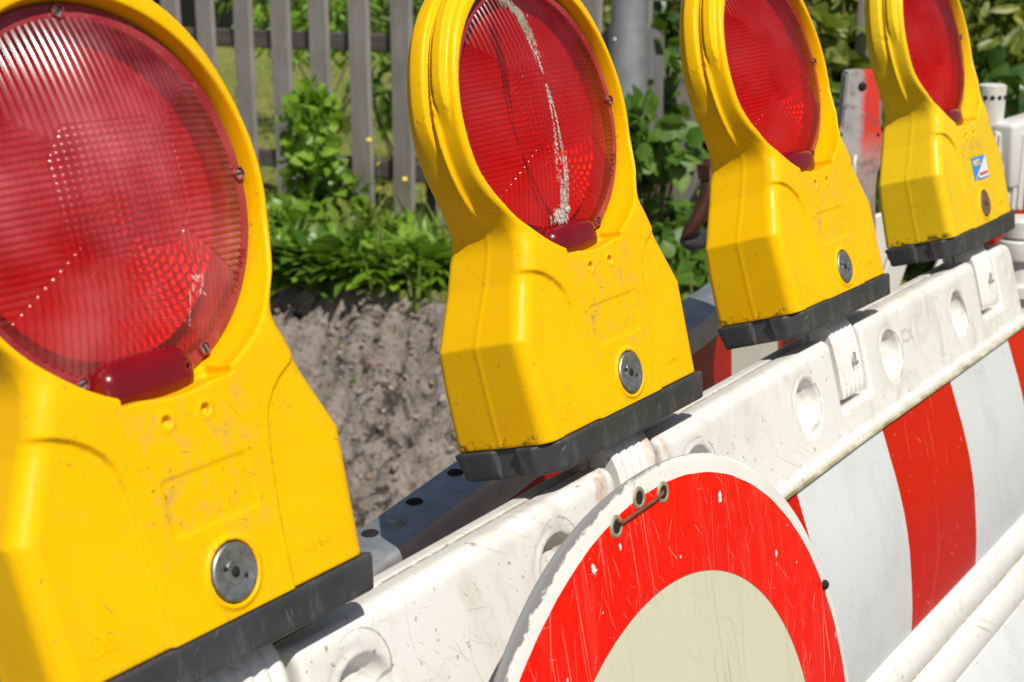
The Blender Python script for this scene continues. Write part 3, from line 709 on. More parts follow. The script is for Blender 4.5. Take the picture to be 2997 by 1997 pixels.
# steel-topped barrier board standing behind
RL, RRt = at(1116, 1495, 1.275), at(2007, 868, 1.80)
dirv = (RRt-RL).normalized(); side = Vector((0, 0, 1)).cross(dirv).normalized()*-1      # towards the viewer
if side.dot(CAM-RL) < 0: side = -side
L0 = (RRt-RL).length
P0 = RL-dirv*.75; LT = L0+.75+.55
upv = dirv.cross(side); upv = upv if upv.z > 0 else -upv
Mx = Matrix((dirv, -side, upv)).transposed().to_4x4()       # local x along, y away from viewer, z up
back = empty('steel_topped_barrier', P0); back.matrix_world = Matrix.Translation(P0) @ Mx
tag(back, 'red and white barrier board with galvanised steel top channel behind the white barrier', 'barrier')
wd = .056
prof = [(-wd, -.030), (-wd-.0005, -.006), (-wd+.002, -.002), (-wd+.006, 0), (-.004, 0), (0, -.004), (0, -.03), (-.002, -.03), (-.002, -.005), (-wd+.006, -.002), (-wd+.0025, -.006), (-wd+.002, -.03)]
xsn = [0, LT]
bm = bmesh.new()
rows = [[bm.verts.new((x, y, z)) for y, z in prof] for x in xsn]
for k in range(len(prof)):
    k2 = (k+1) % len(prof); bm.faces.new((rows[0][k], rows[0][k2], rows[1][k2], rows[1][k]))
bm.faces.new(rows[0]); bm.faces.new(rows[1][::-1])
top = bm_obj('steel_channel', bm, M_galv, back, 50)
inv = back.matrix_world.inverted()
def loc_on(u, v, d0=1.2, d1=2.4):      # where the ray meets the local z=0 plane
    a, b = inv @ at(u, v, d0), inv @ at(u, v, d1); t = a.z/(a.z-b.z); return a.lerp(b, t)
hl = [loc_on(1083, 1562), loc_on(1213, 1469)]
for q in range(-2, 7):
    if q in (0, 1): continue
    hl.append(hl[0]+(hl[1]-hl[0])*q)
for p in hl:
    bm = bmesh.new(); add_lathe(bm, [(0, .0009), (.0068, .0009), (.0075, .0003)], 24, Matrix.Translation((p.x, p.y, 0))); bm_obj('slot_hole', bm, M_dark, top, 180)
rv = loc_on(1153, 1526)
bm = bmesh.new(); add_lathe(bm, [(0, .0042), (.006, .0042), (.0068, .0034), (.0068, .0006), (.0115, .0012), (.0115, 0)], 24, Matrix.Translation((rv.x, rv.y, 0))); bm_obj('rivet', bm, M_galv, top, 50)
def locx(u, v):
    a, b = inv @ at(u, v, 1.0), inv @ at(u, v, 3.0); t = (a.y+wd)/(a.y-b.y); p = a.lerp(b, t); return p.x
e1, e2, e3 = locx(1408, 1440), locx(2148, 960), locx(2243, 940)
w_ = (e1-.21); eds = sorted([e1, e1+.21, e1+.42, e1+.63] if e1+.63 < e2-.05 else [e1, (e1+e2)/2-.03, (e1+e2)/2+.0])
eds = [e1, e1+(e2-e1)*.42, e1+(e2-e1)*.62, e2, e3+.05]
M_back = sheet_mat('rear_board_sheet', tuple(float(e) for e in eds), False, 0, (.42, .006, .006), (.62, .60, .52))
bm = bmesh.new(); add_box(bm, (LT/2, -wd+.006, -.145), (LT, .006, .285), None, .001, 1); bm_obj('striped_board', bm, M_back, back)
for xx in (.1, LT-.12):
    bm = bmesh.new(); add_box(bm, (xx, -.025, -.50), (.04, .03, .9)); add_box(bm, (xx, -.025, -.95), (.22, .5, .06), None, .01, 1)
    bm_obj('stand', bm, M_galv, back)
back_xy = back.matrix_world.copy()

# plastic barrier post with shoulders, half red
PD = 2.35
pb = at(2520, 205, PD)
n = NT('two_tone_post_plastic')
X = n.sep()
m = n.ramp(n.math('ADD', X[0], n.math('MULTIPLY', n.math('SUBTRACT', n.noise(40, 5), .5), .014)), -.004, .006)
zf = n.ramp(X[2], -.16, -.09)
c = n.mix(n.ramp(n.noise(20, 5), .35, .7), (.46, .43, .43), (.34, .31, .30))
c = n.mix(n.math('MULTIPLY', m, n.math('MULTIPLY_ADD', zf, .85, .15)), c, (.72, .045, .022))
c = n.mix(n.math('MULTIPLY', n.ramp(n.noise(60, 5, .7), .52, .68), .75), c, (.10, .085, .08))
c = n.mix(n.ramp(X[2], -.11, -.24), c, n.mix(n.noise(50, 5), (.16, .10, .06), (.42, .37, .32)))
M_post2 = n.done(n.bsdf(c, .55, 0, .4, n.noise(50, 4), .4, .001))
pst = empty('plastic_barrier_post', pb); pst.rotation_euler = (0, 0, -R(56))
tag(pst, 'scuffed white plastic barrier post with red right half between the third and fourth lamps', 'barrier post')
ho = [(-.0215, 0), (.0215, 0), (.025, -.004), (.030, -.086), (.0315, -.092), (.040, -.104), (.042, -.125), (.030, -.16), (.0285, -.19), (.035, -.28), (.040, -.42), (.045, -1.1), (-.045, -1.1), (-.040, -.42), (-.035, -.28), (-.034, -.19), (-.036, -.16), (-.045, -.125), (-.043, -.104), (-.0345, -.092), (-.030, -.086), (-.026, -.004)]
bm = bmesh.new(); f = bm.faces.new([bm.verts.new((x, -.02, z)) for x, z in ho]); e = bmesh.ops.extrude_face_region(bm, geom=[f])
bmesh.ops.translate(bm, verts=[v for v in e['geom'] if isinstance(v, bmesh.types.BMVert)], vec=(0, .04, 0))
bmesh.ops.recalc_face_normals(bm, faces=bm.faces)
bmesh.ops.bevel(bm, geom=[e_ for e_ in bm.edges], offset=.0035, segments=2, affect='EDGES', clamp_overlap=True)
body = bm_obj('body', bm, M_post2, pst, 50)
bm = bmesh.new(); add_lathe(bm, [(0, .0214), (.0062, .0214), (.0068, .0202)], 20, Matrix.Translation((-.001, 0, -.024)) @ YM); bm_obj('peg_hole', bm, M_dark, pst, 180)
for sx, zz in ((-.030, -.098), (.028, -.098)):
    bm = bmesh.new(); add_lathe(bm, [(0, .0214), (.0022, .0214), (.0025, .0202)], 10, Matrix.Translation((sx, 0, zz)) @ YM); bm_obj('small_hole', bm, M_dark, pst, 180)
bm = bmesh.new(); add_tube(bm, [(-.006, -.021, -.13), (-.009, -.024, -.145), (-.007, -.023, -.158), (-.011, -.022, -.172)], [.002, .004, .003, .001], 7); bm_obj('dried_foam', bm, M_white2, pst, 180)

# second white barrier running on to the right
b2 = at(2905, 245, 2.55); 
far = empty('far_white_barrier', b2); tag(far, 'dirty white plastic barrier with capped post at the far right edge', 'barrier')
far.rotation_euler = (0, 0, -R(50))
bm = bmesh.new(); add_lathe(bm, [(0, 0), (.019, -.0005), (.0232, -.003), (.0236, -.008), (.0225, -.05), (.0205, -.090), (.0205, -.60)], 32)
pt = bm_obj('round_post', bm, M_white2, far, 40)
bm = bmesh.new()
for q in range(12):
    a = q/12*6.283+.2; add_lathe(bm, [(0, .0012), (.0036, .0012), (.0042, .0)], 12, Matrix.Translation((math.cos(a)*.0228, math.sin(a)*.0228, -.022)) @ Matrix.Rotation(a, 4, 'Z') @ Matrix.Rotation(R(90), 4, 'Y'))
bm_obj('vent_holes', bm, M_dark, pt, 180)
bm = bmesh.new()
add_box(bm, (.026, -.010, -.145), (.060, .050, .135), None, .003, 2)
for q in range(5): add_cyl(bm, (.004+q*.0105, -.036, -.083), (.004+q*.0105, -.036, -.208), .0028, seg=10)
bm_obj('ribbed_clip', bm, M_white2, far, 40)
o3 = at(2958, 372, 2.52)-b2; rot = Matrix.Rotation(R(50), 3, 'Z'); o3 = rot @ o3
o4 = rot @ (at(3420, 232, 2.86)-b2); dv = (o4-o3); Lr = dv.length; ang = math.atan2(dv.y, dv.x); pitch2 = math.asin(dv.z/Lr)
Mr = Matrix.Translation(o3) @ Matrix.Rotation(ang, 4, 'Z') @ Matrix.Rotation(-pitch2, 4, 'Y')
bm = bmesh.new(); add_box(bm, (Lr/2, .02, -.052), (Lr, .05, .112), None, .008, 3); bmesh.ops.transform(bm, verts=bm.verts, matrix=Mr); bm_obj('top_rail', bm, M_white2, far, 40)
M_far = sheet_mat('far_board_sheet', (2.,), True, 0, (.45, .018, .016))
bm = bmesh.new(); add_box(bm, (Lr/2-.01, .022, -.21), (Lr+.02, .02, .22), None, .002, 1); bmesh.ops.transform(bm, verts=bm.verts, matrix=Mr); bm_obj('red_board', bm, M_far, far)
bm = bmesh.new(); add_box(bm, (Lr/2, .02, -.36), (Lr, .05, .06), None, .01, 3); add_box(bm, (Lr-.05, .02, -.7), (.05, .04, .75)); bmesh.ops.transform(bm, verts=bm.verts, matrix=Mr); bm_obj('bottom_rail', bm, M_white2, far, 40)
# stacked white joint pieces below it
jb = at(2985, 735, 2.25)
jt = empty('plastic_barrier_joint', jb); tag(jt, 'stacked ribbed white plastic joint at the right edge beyond the barrier end', 'barrier joint')
bm = bmesh.new(); add_lathe(bm, [(0, .052), (.022, .052), (.028, .046), (.028, .024), (.022, .020), (.032, .016), (.034, .0), (.032, -.010), (.022, -.014), (.024, -.045), (.034, -.05), (.034, -.066), (.022, -.07), (.022, -.9)], 28)
bm_obj('ringed_column', bm, M_white2, jt, 40)
bm = bmesh.new(); add_box(bm, (0, 0, -.88), (.3, .3, .07), None, .02, 2); bm_obj('foot', bm, M_black, jt, 40)
# white boards lying low behind the fourth lamp
lw = at(2700, 800, 2.45)
lb_ = empty('folded_white_barrier', lw); tag(lb_, 'folded dirty white barrier legs low behind the fourth lamp', 'barrier'); lb_.rotation_euler = (0, 0, -R(50))
for q, (xo, ry) in enumerate(((-.085, 16), (-.045, -10), (.0, 20), (.045, 4), (.09, -14))):
    bm = bmesh.new(); add_box(bm, (xo, .01*q, -.12), (.034, .012, .44), Matrix.Rotation(R(ry), 3, 'Y'), .003, 1); bm_obj('leg', bm, M_white2, lb_, 40)

# ------------------------------------------------------------------ the white barrier in front
TILT = (-TAU, 0, 0)
def dzx(x): return np.interp(x, [-.5, 0, .09, .30, .42, .60, .83, 1.15, 1.4], [-.034, -.0168, -.0155, -.0115, -.0088, -.0045, 0, .0015, .004])
bar = empty('traffic_barrier', (0, 0, 0), TILT); tag(bar, 'long white plastic traffic barrier with red and white reflective stripes under the lamps', 'barrier')
CLIPS = [0.018, .436, .846, 1.279]
hb = .0024
gx, gy, gz, og = grid3(-.46, 1.41, .004, .086, -.136, -.008, hb)
d = rmax(rmax(.0215-gy, gy-.0715, .012), rmax(gz+.0215, -.124-gz, .004), .011)
d = np.maximum(d, rmax(np.abs(gx-.4625)-.925, gz+.0215, .026))     # rounded end corner
face = .0215+.0*gx
for cx in (.088+.012-.2125, .100, .3125, .525, .739, .951, 1.167):
    if cx > 1.2: continue
    r2 = np.sqrt((gx-cx)**2+(gz+.0705)**2)
    tilt_ = .0035*np.clip((gx-cx)/.026, -1, 1)
    cup = np.sqrt(r2**2+((gy-.0215)*1.15)**2)-.0255
    cupb = np.maximum(cup, gy-.0365-tilt_)
    d = rmax(d, -cupb, .0010)
    rg = np.abs(np.sqrt((gx-cx+.004)**2+(gz+.0675)**2)-.0275)      # faint moulded ring
    d = np.maximum(d, -(np.maximum(rg-.0010, gy-.0230)))
for cx, hw in ((CLIPS[0], .036), (CLIPS[1], .036), (CLIPS[2], .037), (CLIPS[3], .037)):
    nb = np.maximum(np.maximum(np.abs(gx-cx)-hw, -.092-gz), gy-.050)
    d = rmax(d, -nb, .005)
cap = np.abs(np.sqrt((gx-1.352)**2+(gz+.051)**2)-.0125)
d = np.maximum(d, -(np.maximum(cap-.0010, gy-.0226)))
d = np.maximum(d, -np.maximum(np.maximum(np.abs(gy-.0475)-.0009, -.0235-gz), -1e9))   # parting line along the top
V, Q = surface_nets(d, og, hb); V[:, 2] += dzx(V[:, 0])
rail = mesh_obj('top_rail', np_mesh('top_rail', V, Q, M_white), bar)
del d
def extrude_x(name, prof, x0, x1, mat, parent, nx=60, closed=True, smooth=40):
    xs_ = np.linspace(x0, x1, nx); m = len(prof); pr = np.array(prof)
    V = np.zeros((nx, m, 3)); V[:, :, 0] = xs_[:, None]; V[:, :, 1] = pr[None, :, 0]; V[:, :, 2] = pr[None, :, 1]+dzx(xs_)[:, None]
    ii = np.arange(nx*m).reshape(nx, m); j = np.roll(np.arange(m), -1)
    q = np.stack([ii[:-1], ii[1:], ii[1:][:, j], ii[:-1][:, j]], -1)
    if not closed: q = q[:, :-1]
    me = np_mesh(name, V.reshape(-1, 3), q.reshape(-1, 4), mat)
    if closed:
        bm = bmesh.new(); bm.from_mesh(me); bm.verts.ensure_lookup_table()
        bm.faces.new([bm.verts[i] for i in ii[0][::-1]]); bm.faces.new([bm.verts[i] for i in ii[-1]])
        bmesh.ops.recalc_face_normals(bm, faces=bm.faces); bm.to_mesh(me); bm.free()
    for p in me.polygons: p.use_smooth = True
    me.set_sharp_from_angle(angle=R(smooth))
    return mesh_obj(name, me, parent)
bul = [(-.128, .0205), (-.14, .0193), (-.16, .0178), (-.18, .0160), (-.20, .0149), (-.22, .0146), (-.24, .0152), (-.26, .0168), (-.28, .0195), (-.30, .0225), (-.32, .0260), (-.335, .0295), (-.345, .0320)]
def arc(cy, cz, ry, rz, a0, a1, k=9): return [(cy+ry*math.cos(R(a)), cz+rz*math.sin(R(a))) for a in np.linspace(a0, a1, k)]
front = [(.0225, -.1185), (.0165, -.1205), (.0155, -.1235), (.0165, -.1265), (.0205, -.128)]
front += [(y+.0012, z) for z, y in bul[1:]]
front += [(.0335, -.3475)] + arc(.036, -.3685, .011, .0205, 110, 250) + [(.0375, -.391)] + arc(.037, -.4145, .0115, .0225, 112, 250) + [(.038, -.439)]
low = [(.036, -.442), (.031, -.46), (.025, -.49), (.018, -.53), (.015, -.57), (.017, -.61), (.026, -.66)]
front += [(y+.0012, z) for y, z in low] + arc(.036, -.70, .014, .035, 110, 250) + [(.07, -.735), (.07, -.1185)]
extrude_x('board_body', front, -.45, 1.405, M_white, bar, 50)
n = NT('joint_grime')
M_grime = n.done(n.bsdf(n.mix(n.ramp(n.noise(24, 5, .7), .38, .62), (.62, .57, .42), (.24, .20, .07)), .6))
extrude_x('lip_bead', [(.0185, -.1262), (.0148, -.1268), (.0148, -.1292), (.0190, -.1298)], -.449, 1.404, M_grime, bar, 40)
extrude_x('joint_seam', [(.0372, -.3885), (.0352, -.3895), (.0352, -.3925), (.0372, -.3935)], -.449, 1.404, M_grime, bar, 40)
extrude_x('reflective_sheet', [(y, z) for z, y in bul], -.448, 1.403, M_sheet, bar, 40, False)
M_sheet2 = sheet_mat('lower_reflective_sheet', (-.2, .0, .2, .40, .60), True)
extrude_x('reflective_sheet', low, -.448, 1.403, M_sheet2, bar, 40, False)
# ribbed clips which carry the lamps
def clip(cx):
    z0 = float(dzx(cx)); hw = .0275; NX = 60; xs_ = np.linspace(-hw, hw, NX)
    # section from behind the lamp base, over the top, down the front
    sec = [(.060, -.0105), (.052, -.0065), (.043, -.0055), (.034, -.0075), (.0275, -.0125), (.0235, -.020), (.0212, -.030), (.0202, -.045), (.0202, -.060), (.0205, -.074), (.0212, -.080), (.0230, -.0845), (.030, -.0860), (.047, -.0865), (.047, -.03), (.060, -.02)]
    sec = np.array(sec); m = len(sec)
    nrm = np.zeros_like(sec); nrm[1:-1] = sec[2:]-sec[:-2]; nrm = np.stack([nrm[:, 1], -nrm[:, 0]], 1); nrm /= (np.linalg.norm(nrm, axis=1)[:, None]+1e-9)
    amp = np.interp(np.arange(m), [0, 2, 4, 9.5, 10.5, m], [.0, .0006, .0036, .0036, 0, 0])
    V = np.zeros((NX, m, 3)); 
    ph = np.abs(np.sin((xs_/hw+1)/2*math.pi*5))**.7; ph[np.abs(xs_) > hw*.97] = .4
    for i in range(NX):
        edge = max(0, abs(xs_[i])-hw+.0025)
        off = -amp*(1-ph[i])-edge*.35
        # inward normal pushes towards +y for the front
        V[i, :, 0] = xs_[i]+cx; V[i, :, 1] = sec[:, 0]-nrm[:, 0]*0-off*np.where(np.arange(m) > 2, 1, 0); V[i, :, 2] = sec[:, 1]+z0+off*np.where(np.arange(m) <= 4, .5, 0)
    ii = np.arange(NX*m).reshape(NX, m); j = np.roll(np.arange(m), -1)
    q = np.stack([ii[:-1], ii[1:], ii[1:][:, j], ii[:-1][:, j]], -1).reshape(-1, 4)
    me = np_mesh('ribbed_clip', V.reshape(-1, 3), q, M_white)
    bm = bmesh.new(); bm.from_mesh(me); bm.verts.ensure_lookup_table()
    bm.faces.new([bm.verts[i] for i in ii[0][::-1]]); bm.faces.new([bm.verts[i] for i in ii[-1]])
    bmesh.ops.recalc_face_normals(bm, faces=bm.faces); bm.to_mesh(me); bm.free()
    for p in me.polygons: p.use_smooth = True
    me.set_sharp_from_angle(angle=R(45))
    o = mesh_obj('ribbed_clip', me, bar)
    bm = bmesh.new(); add_cyl(bm, (cx+.002, .024, z0-.055), (cx+.002, .0165, z0-.055), .0032, seg=6); add_cyl(bm, (cx+.002, .017, z0-.055), (cx+.002, .0145, z0-.055), .0018, seg=10)
    add_cyl(bm, (cx+.002, .0175, z0-.055), (cx+.003, .0170, z0-.045), .0016, seg=8)
    bm_obj('bolt', bm, M_screw, o, 40)
    return o
for c_ in CLIPS: clip(c_)
# recycled rubber feet out of the frame, carrying the barrier
for fx in (-.2, 1.15):
    bm = bmesh.new(); add_box(bm, (fx, .044, -.90), (.05, .035, .36), None, .004, 1); bm_obj('upright', bm, M_white, bar, 40)
ft = []
for k, fx in enumerate((-.2, 1.15)):
    bm = bmesh.new(); add_box(bm, (0, 0, .055), (.38, .75, .11), None, .02, 2)
    o = bm_obj('rubber_foot', bm, M_black, None, 40); o.location = (fx, -.22, -1.155); tag(o, ['black recycled rubber foot under the near end of the white barrier', 'black recycled rubber foot under the far end of the white barrier'][k], 'foot', 'feet of the white barrier')

# ------------------------------------------------------------------ round prohibition sign hung on the barrier
SC = (.3347, -.0200, -.3068)
TM = Matrix.Rotation(-TAU, 4, 'X')
sg = empty('round_road_sign'); sg.matrix_world = TM @ Matrix.Translation(SC) @ Matrix.Rotation(R(6.4), 4, 'X')
tag(sg, 'scratched round road sign with red ring and beige centre wired to the barrier', 'road sign')
bm = bmesh.new(); RO = .2872
def rim(a):
    return RO+.0035*math.exp(-((a-R(125))/.45)**2)+.0012*math.sin(a*7)*math.exp(-((a-R(120))/.7)**2)
segs = 200; prof = [(0, -.0006), (.6, -.0006), (.9, -.0006), (.9885, -.0006), (.9955, .0000), (1., .0008), (1., .0020), (.985, .0024), (0, .0024)]
rings = []
for r_, y_ in prof:
    if r_ == 0: rings.append([bm.verts.new((0, y_, 0))]); continue
    rings.append([bm.verts.new((math.cos(2*math.pi*k/segs)*r_*rim(2*math.pi*k/segs)-.004*r_, y_+(.0010*math.exp(-((2*math.pi*k/segs-R(118))/.5)**2) if r_ > .98 else 0), math.sin(2*math.pi*k/segs)*r_*rim(2*math.pi*k/segs)+.002*r_)) for k in range(segs)])
for A_, B_ in zip(rings, rings[1:]):
    for k in range(segs):
        f = []
        for v_ in (A_[k % len(A_)], A_[(k+1) % len(A_)], B_[(k+1) % len(B_)], B_[k % len(B_)]):
            if v_ not in f: f.append(v_)
        bm.faces.new(f)
plate = bm_obj('plate', bm, M_sign, sg, 30)
plate.data.materials.append(M_signback)
for p in plate.data.polygons:
    if p.normal.y > .5: p.material_index = 1
eye = [(-.053, .2646), (-.0213, .2743), (.0103, .2686)]
for (ex, ez) in eye:
    bm = bmesh.new(); M = Matrix.Translation((ex, -.0006, ez)) @ YM
    add_lathe(bm, [(.0046, -.002), (.0046, .0004), (.0052, .0009), (.0066, .0009), (.0074, .0004), (.0078, -.0002)], 28, M); e_ = bm_obj('eyelet', bm, M_brass, sg, 60)
    bm = bmesh.new(); add_lathe(bm, [(0, .0004), (.0047, .0004)], 20, M); bm_obj('eyelet_hole', bm, M_dark, e_, 180)
bm = bmesh.new(); add_tube(bm, [(eye[0][0]+.002, .0, eye[0][1]+.003), (-.049, -.0028, .2662), (-.035, -.0030, .2668), (-.0215, -.0028, .2672), (-.006, -.0030, .2680), (.006, -.0028, .2692), (eye[2][0]-.001, -.001, eye[2][1]+.001)], .0012, 7)
wr = bm_obj('binding_wire', bm, M_rust, None, 180); wr.matrix_world = sg.matrix_world.copy(); tag(wr, 'thin rusty binding wire threaded through the eyelets of the round sign', 'wire')
bm = bmesh.new(); bmesh.ops.create_uvsphere(bm, u_segments=10, v_segments=6, radius=.0042); bmesh.ops.translate(bm, verts=bm.verts, vec=(.250, -.001, .118)); bm_obj('tar_spot', bm, M_dark, sg, 180)

# ------------------------------------------------------------------ warning lamps
h = .00125
gx, gy, gz, og = grid3(-.121, .121, -.006, .098, -.006, .345, h)
X2, Z2 = gx[:, 0, :], gz[0]
X2, Z2 = np.broadcast_arrays(gx[:, 0, :], gz[0, 0][None, :])
bodyp = [(-.108, -.0), (-.113, .074), (-.0935, .112), (-.081, .146), (-.066, .21), (.066, .21), (.081, .146), (.0935, .112), (.113, .074), (.108, -.0), (.108, -.03), (-.108, -.03)]
CZ = .222
dbody = poly_sdf(X2, Z2, bodyp)
rr2 = np.sqrt(X2**2+(Z2-CZ)**2)
dring = rr2-(.1083+.005*sstep(.25, .33, Z2))
d2 = smin(dbody, dring, .015)
yf = .0135*sstep(.128, .20, Z2)
# recessed side pads
pL = [(-.16, .120), (-.09, .1185), (-.080, .1160), (-.0700, .1120), (-.0615, .1068), (-.0550, .1010), (-.051, .0950), (-.0478, .0827), (-.0456, .0594), (-.0437, .0287), (-.0408, -.03), (-.16, -.03)]
pR = [(.16, .20), (.100, .132), (.0817, .1172), (.0700, .1110), (.0628, .1049), (.0570, .0975), (.054, .0894), (.0497, .0666), (.0464, .0359), (.0430, -.03), (.16, -.03)]
qL, qR = poly_sdf(X2, Z2, pL), poly_sdf(X2, Z2, pR)
yf = yf+.0028*sstep(.0012, -.0012, qL)*sstep(-.125, -.085, X2)+.0016*sstep(.0007, -.0007, qR)
# rectangular label frame
rq = np.maximum(np.abs(X2-.0035)-.0305, np.abs(Z2-.065)-.0150)
rr_ = np.sqrt(np.maximum(np.abs(X2-.0035)-.0275, 0)**2+np.maximum(np.abs(Z2-.065)-.0120, 0)**2)-.003
yf = yf+.0007*sstep(.0006, -.0010, rr_)
yb = np.interp(Z2, [-.01, 0, .05, .078, .105, .132, .150, .18, .35], [.0865, .086, .082, .078, .0755, .072, .0665, .0615, .061])
D2 = d2[:, None, :]
# ring section: flange bead on the joint line, stepped bulges fading out low down
up1 = sstep(.222, .258, gz)
up2 = sstep(.198, .235, gz)
ringw = sstep(.150, .172, gz)
yseam = np.interp(gz, [0, .019, .077, .147, .16, .34], [.045, .045, .042, .032, .032, .033])
bead = np.exp(-((gy-yseam)/.0016)**2)
D2 = D2-(.0030*ringw+.0004)*bead
D2 = D2-.0055*up1*sstep(.0195, .0215, gy)*sstep(.0310, .0290, gy)
D2 = D2-.0045*up2*sstep(.0365, .0385, gy)*sstep(.0530, .0500, gy)
D2 = D2+.0020*ringw*sstep(.043, .063, gy)
YF = yf[:, None, :]; YB = yb[:, None, :]
fil = .0125
front_d = YF-gy
d = rmax(D2, front_d, fil)
lipw = sstep(.14, .17, gz)
d = d*(1-lipw)+rmax(D2, front_d, .0045)*lipw
d = rmax(d, gy-YB, .006)
d = np.maximum(d, -gz)
RR = rr2[:, None, :]
openr = RR-(.1015+.0022*sstep(.024, .006, gy))
op = np.maximum(openr, gy-.0265)
d = rmax(d, -op, .0014)
bowl = np.maximum(RR-.0925, gy-.0545)
d = np.maximum(d, -bowl)
# notch for the red tab
nt_ = np.maximum(np.maximum(np.abs(gx)-.0375, gy-.0215), np.maximum(.1208-gz, gz-.150))
d = rmax(d, -nt_, .0007)
# lock socket and ring
rl = np.sqrt((gx-.0052)**2+(gz-.0228)**2)
d = np.minimum(d, rmax(rl-.0190, -.0016-gy, .001)+np.maximum(0, gy-.01)*2)
d = np.maximum(d, -np.maximum(rl-.0163, gy-.0022))
for hx_ in (-.0137, .0129):
    rh = np.sqrt((gx-hx_)**2+(gz-.1074)**2)
    d = np.minimum(d, np.maximum(np.abs(rh-.0040)-.0010, np.maximum(-.0008-gy, gy-.004)))
    d = np.maximum(d, -np.maximum(rh-.0028, gy-.003))
V, Q = surface_nets(d, og, h)
ME_house = np_mesh('housing', V, Q, M_yellow)
del d, D2, bead

# black base
hs = .0014
gx, gy, gz, og = grid3(-.121, .121, -.008, .094, -.028, .006, hs)
Xp, Yp = np.broadcast_arrays(gx[:, :, 0], gy[:, :, 0])
foot = poly_sdf(Xp, Yp, [(-.1105, .0865), (-.1105, .017), (-.097, .0015), (-.09, -.0005), (.1075, -.0005), (.1105, .0025), (.1105, .0865)])
taper = (.0-gz)*.16
low_ = rmax(foot[:, :, None]+taper, rmax(gz+.0012, -.0225-gz, .0015), .002)
lip = rmax(foot[:, :, None]+.0006, np.abs(gz+.0022)-.0016, .0006)
inner = np.maximum(foot[:, :, None]+.0055, np.maximum(gz-.003, -.022-gz))
# recess in the left side and a shallow one in front
low_ = np.maximum(low_, -np.maximum(np.maximum(-.1055-gx, -.2-gz)*-1+np.maximum(gx+.1055, 0)*2, np.abs(gy-.0415)-.0095))
lip_g = np.maximum(lip, -np.maximum(gx+.106, np.abs(gy-.0415)-.0095))
d = np.minimum(np.minimum(low_, inner), np.maximum(lip_g, gx*0+(-.002-0*gy)*0-1))
d = np.maximum(d, -np.maximum(np.abs(gx-.062)-.0035, np.maximum(np.abs(gz+.012)-.005, gy-.0012)))
V, Q = surface_nets(d, og, hs); V[:, 2] -= .0
ME_base = np_mesh('base', V, Q, M_black)

# ribbed lens: heights of the front surface
PH, PV = .0037, .0044
def lens_y(x, z):
    dx, dz = x, z-CZ-.004; r = np.sqrt(x*x+(z-CZ)**2)
    y = .0030+.232-np.sqrt(.232**2-r**2)
    hb_ = np.abs(dx)*.74-np.abs(dz)                       # > 0 in the left and right sectors
    cq = np.maximum(np.maximum(np.abs(dx)-.040, np.abs(dz)-.033), (np.abs(dx)+np.abs(dz)*.8-.054)*.78)
    rz = np.abs(np.sin(math.pi*dz/PH)); rx = np.abs(np.sin(math.pi*dx/PV))
    e1 = sstep(0, .0010, np.abs(hb_)); e2 = sstep(0, .0008, np.abs(cq))
    hgt = np.where(cq < 0, rx*rz*.85*e2, np.where(hb_ > 0, rz, rx*.9)*e1*e2+.08*np.exp(-((np.abs(hb_)-.0014)/.0007)**2)*np.where(hb_ > 0, rz, rx)**3)
    return y-.00125*hgt
gl = np.arange(-.0931, .0932, .00055)
LX, LZ = np.meshgrid(gl, gl+CZ, indexing='ij'); LY = lens_y(LX, LZ)
inside = (LX**2+(LZ-CZ)**2) < .0931**2
ii = np.arange(LX.size).reshape(LX.shape)
Q = np.stack([ii[:-1, :-1], ii[1:, :-1], ii[1:, 1:], ii[:-1, 1:]], -1)
ok = inside[:-1, :-1] & inside[1:, :-1] & inside[1:, 1:] & inside[:-1, 1:]
Q = Q[ok]; used = np.unique(Q); rem = np.full(LX.size, -1); rem[used] = np.arange(len(used))
ME_lens = np_mesh('lens', np.stack([LX, LY, LZ], -1).reshape(-1, 3)[used], rem[Q], M_lens)
# reflector bowl with its own fine fresnel rings
gl2 = np.arange(-.0822, .0823, .0008)
LX, LZ = np.meshgrid(gl2, gl2+CZ, indexing='ij'); rr_ = np.sqrt(LX**2+(LZ-CZ)**2)
r3 = np.sqrt((LX-.036)**2+(LZ-CZ+.020)**2)
LY = .0530-.022*(rr_/.082)**2.0+.0009*np.abs(np.sin(math.pi*LX/.0048))+np.where(r3 < .055, .0006*np.abs(np.sin(math.pi*r3/.0040)), 0)
inside = rr_ < .0822; ii = np.arange(LX.size).reshape(LX.shape)
Q = np.stack([ii[:-1, :-1], ii[1:, :-1], ii[1:, 1:], ii[:-1, 1:]], -1)
ok = inside[:-1, :-1] & inside[1:, :-1] & inside[1:, 1:] & inside[:-1, 1:]
Q = Q[ok]; used = np.unique(Q); rem = np.full(LX.size, -1); rem[used] = np.arange(len(used))
ME_refl = np_mesh('reflector', np.stack([LX, LY, LZ], -1).reshape(-1, 3)[used], rem[Q], M_refl)
def lathe_mesh(name, prof, M, mat, seg=96, ang=40):
    bm = bmesh.new(); add_lathe(bm, prof, seg, M); bmesh.ops.recalc_face_normals(bm, faces=bm.faces)
    me = bpy.data.meshes.new(name); bm.to_mesh(me); bm.free(); me.materials.append(mat)
    for p in me.polygons: p.use_smooth = True
    me.set_sharp_from_angle(angle=R(ang)); return me
LM = Matrix.Translation((0, .0245, CZ)) @ YM
ME_fl = lathe_mesh('lens_flange', [(.0918, -.003), (.0918, .0022), (.0926, .0026), (.0945, .0022), (.0996, .0018), (.1008, .0006), (.1008, -.0015)], LM, M_flange, 128)
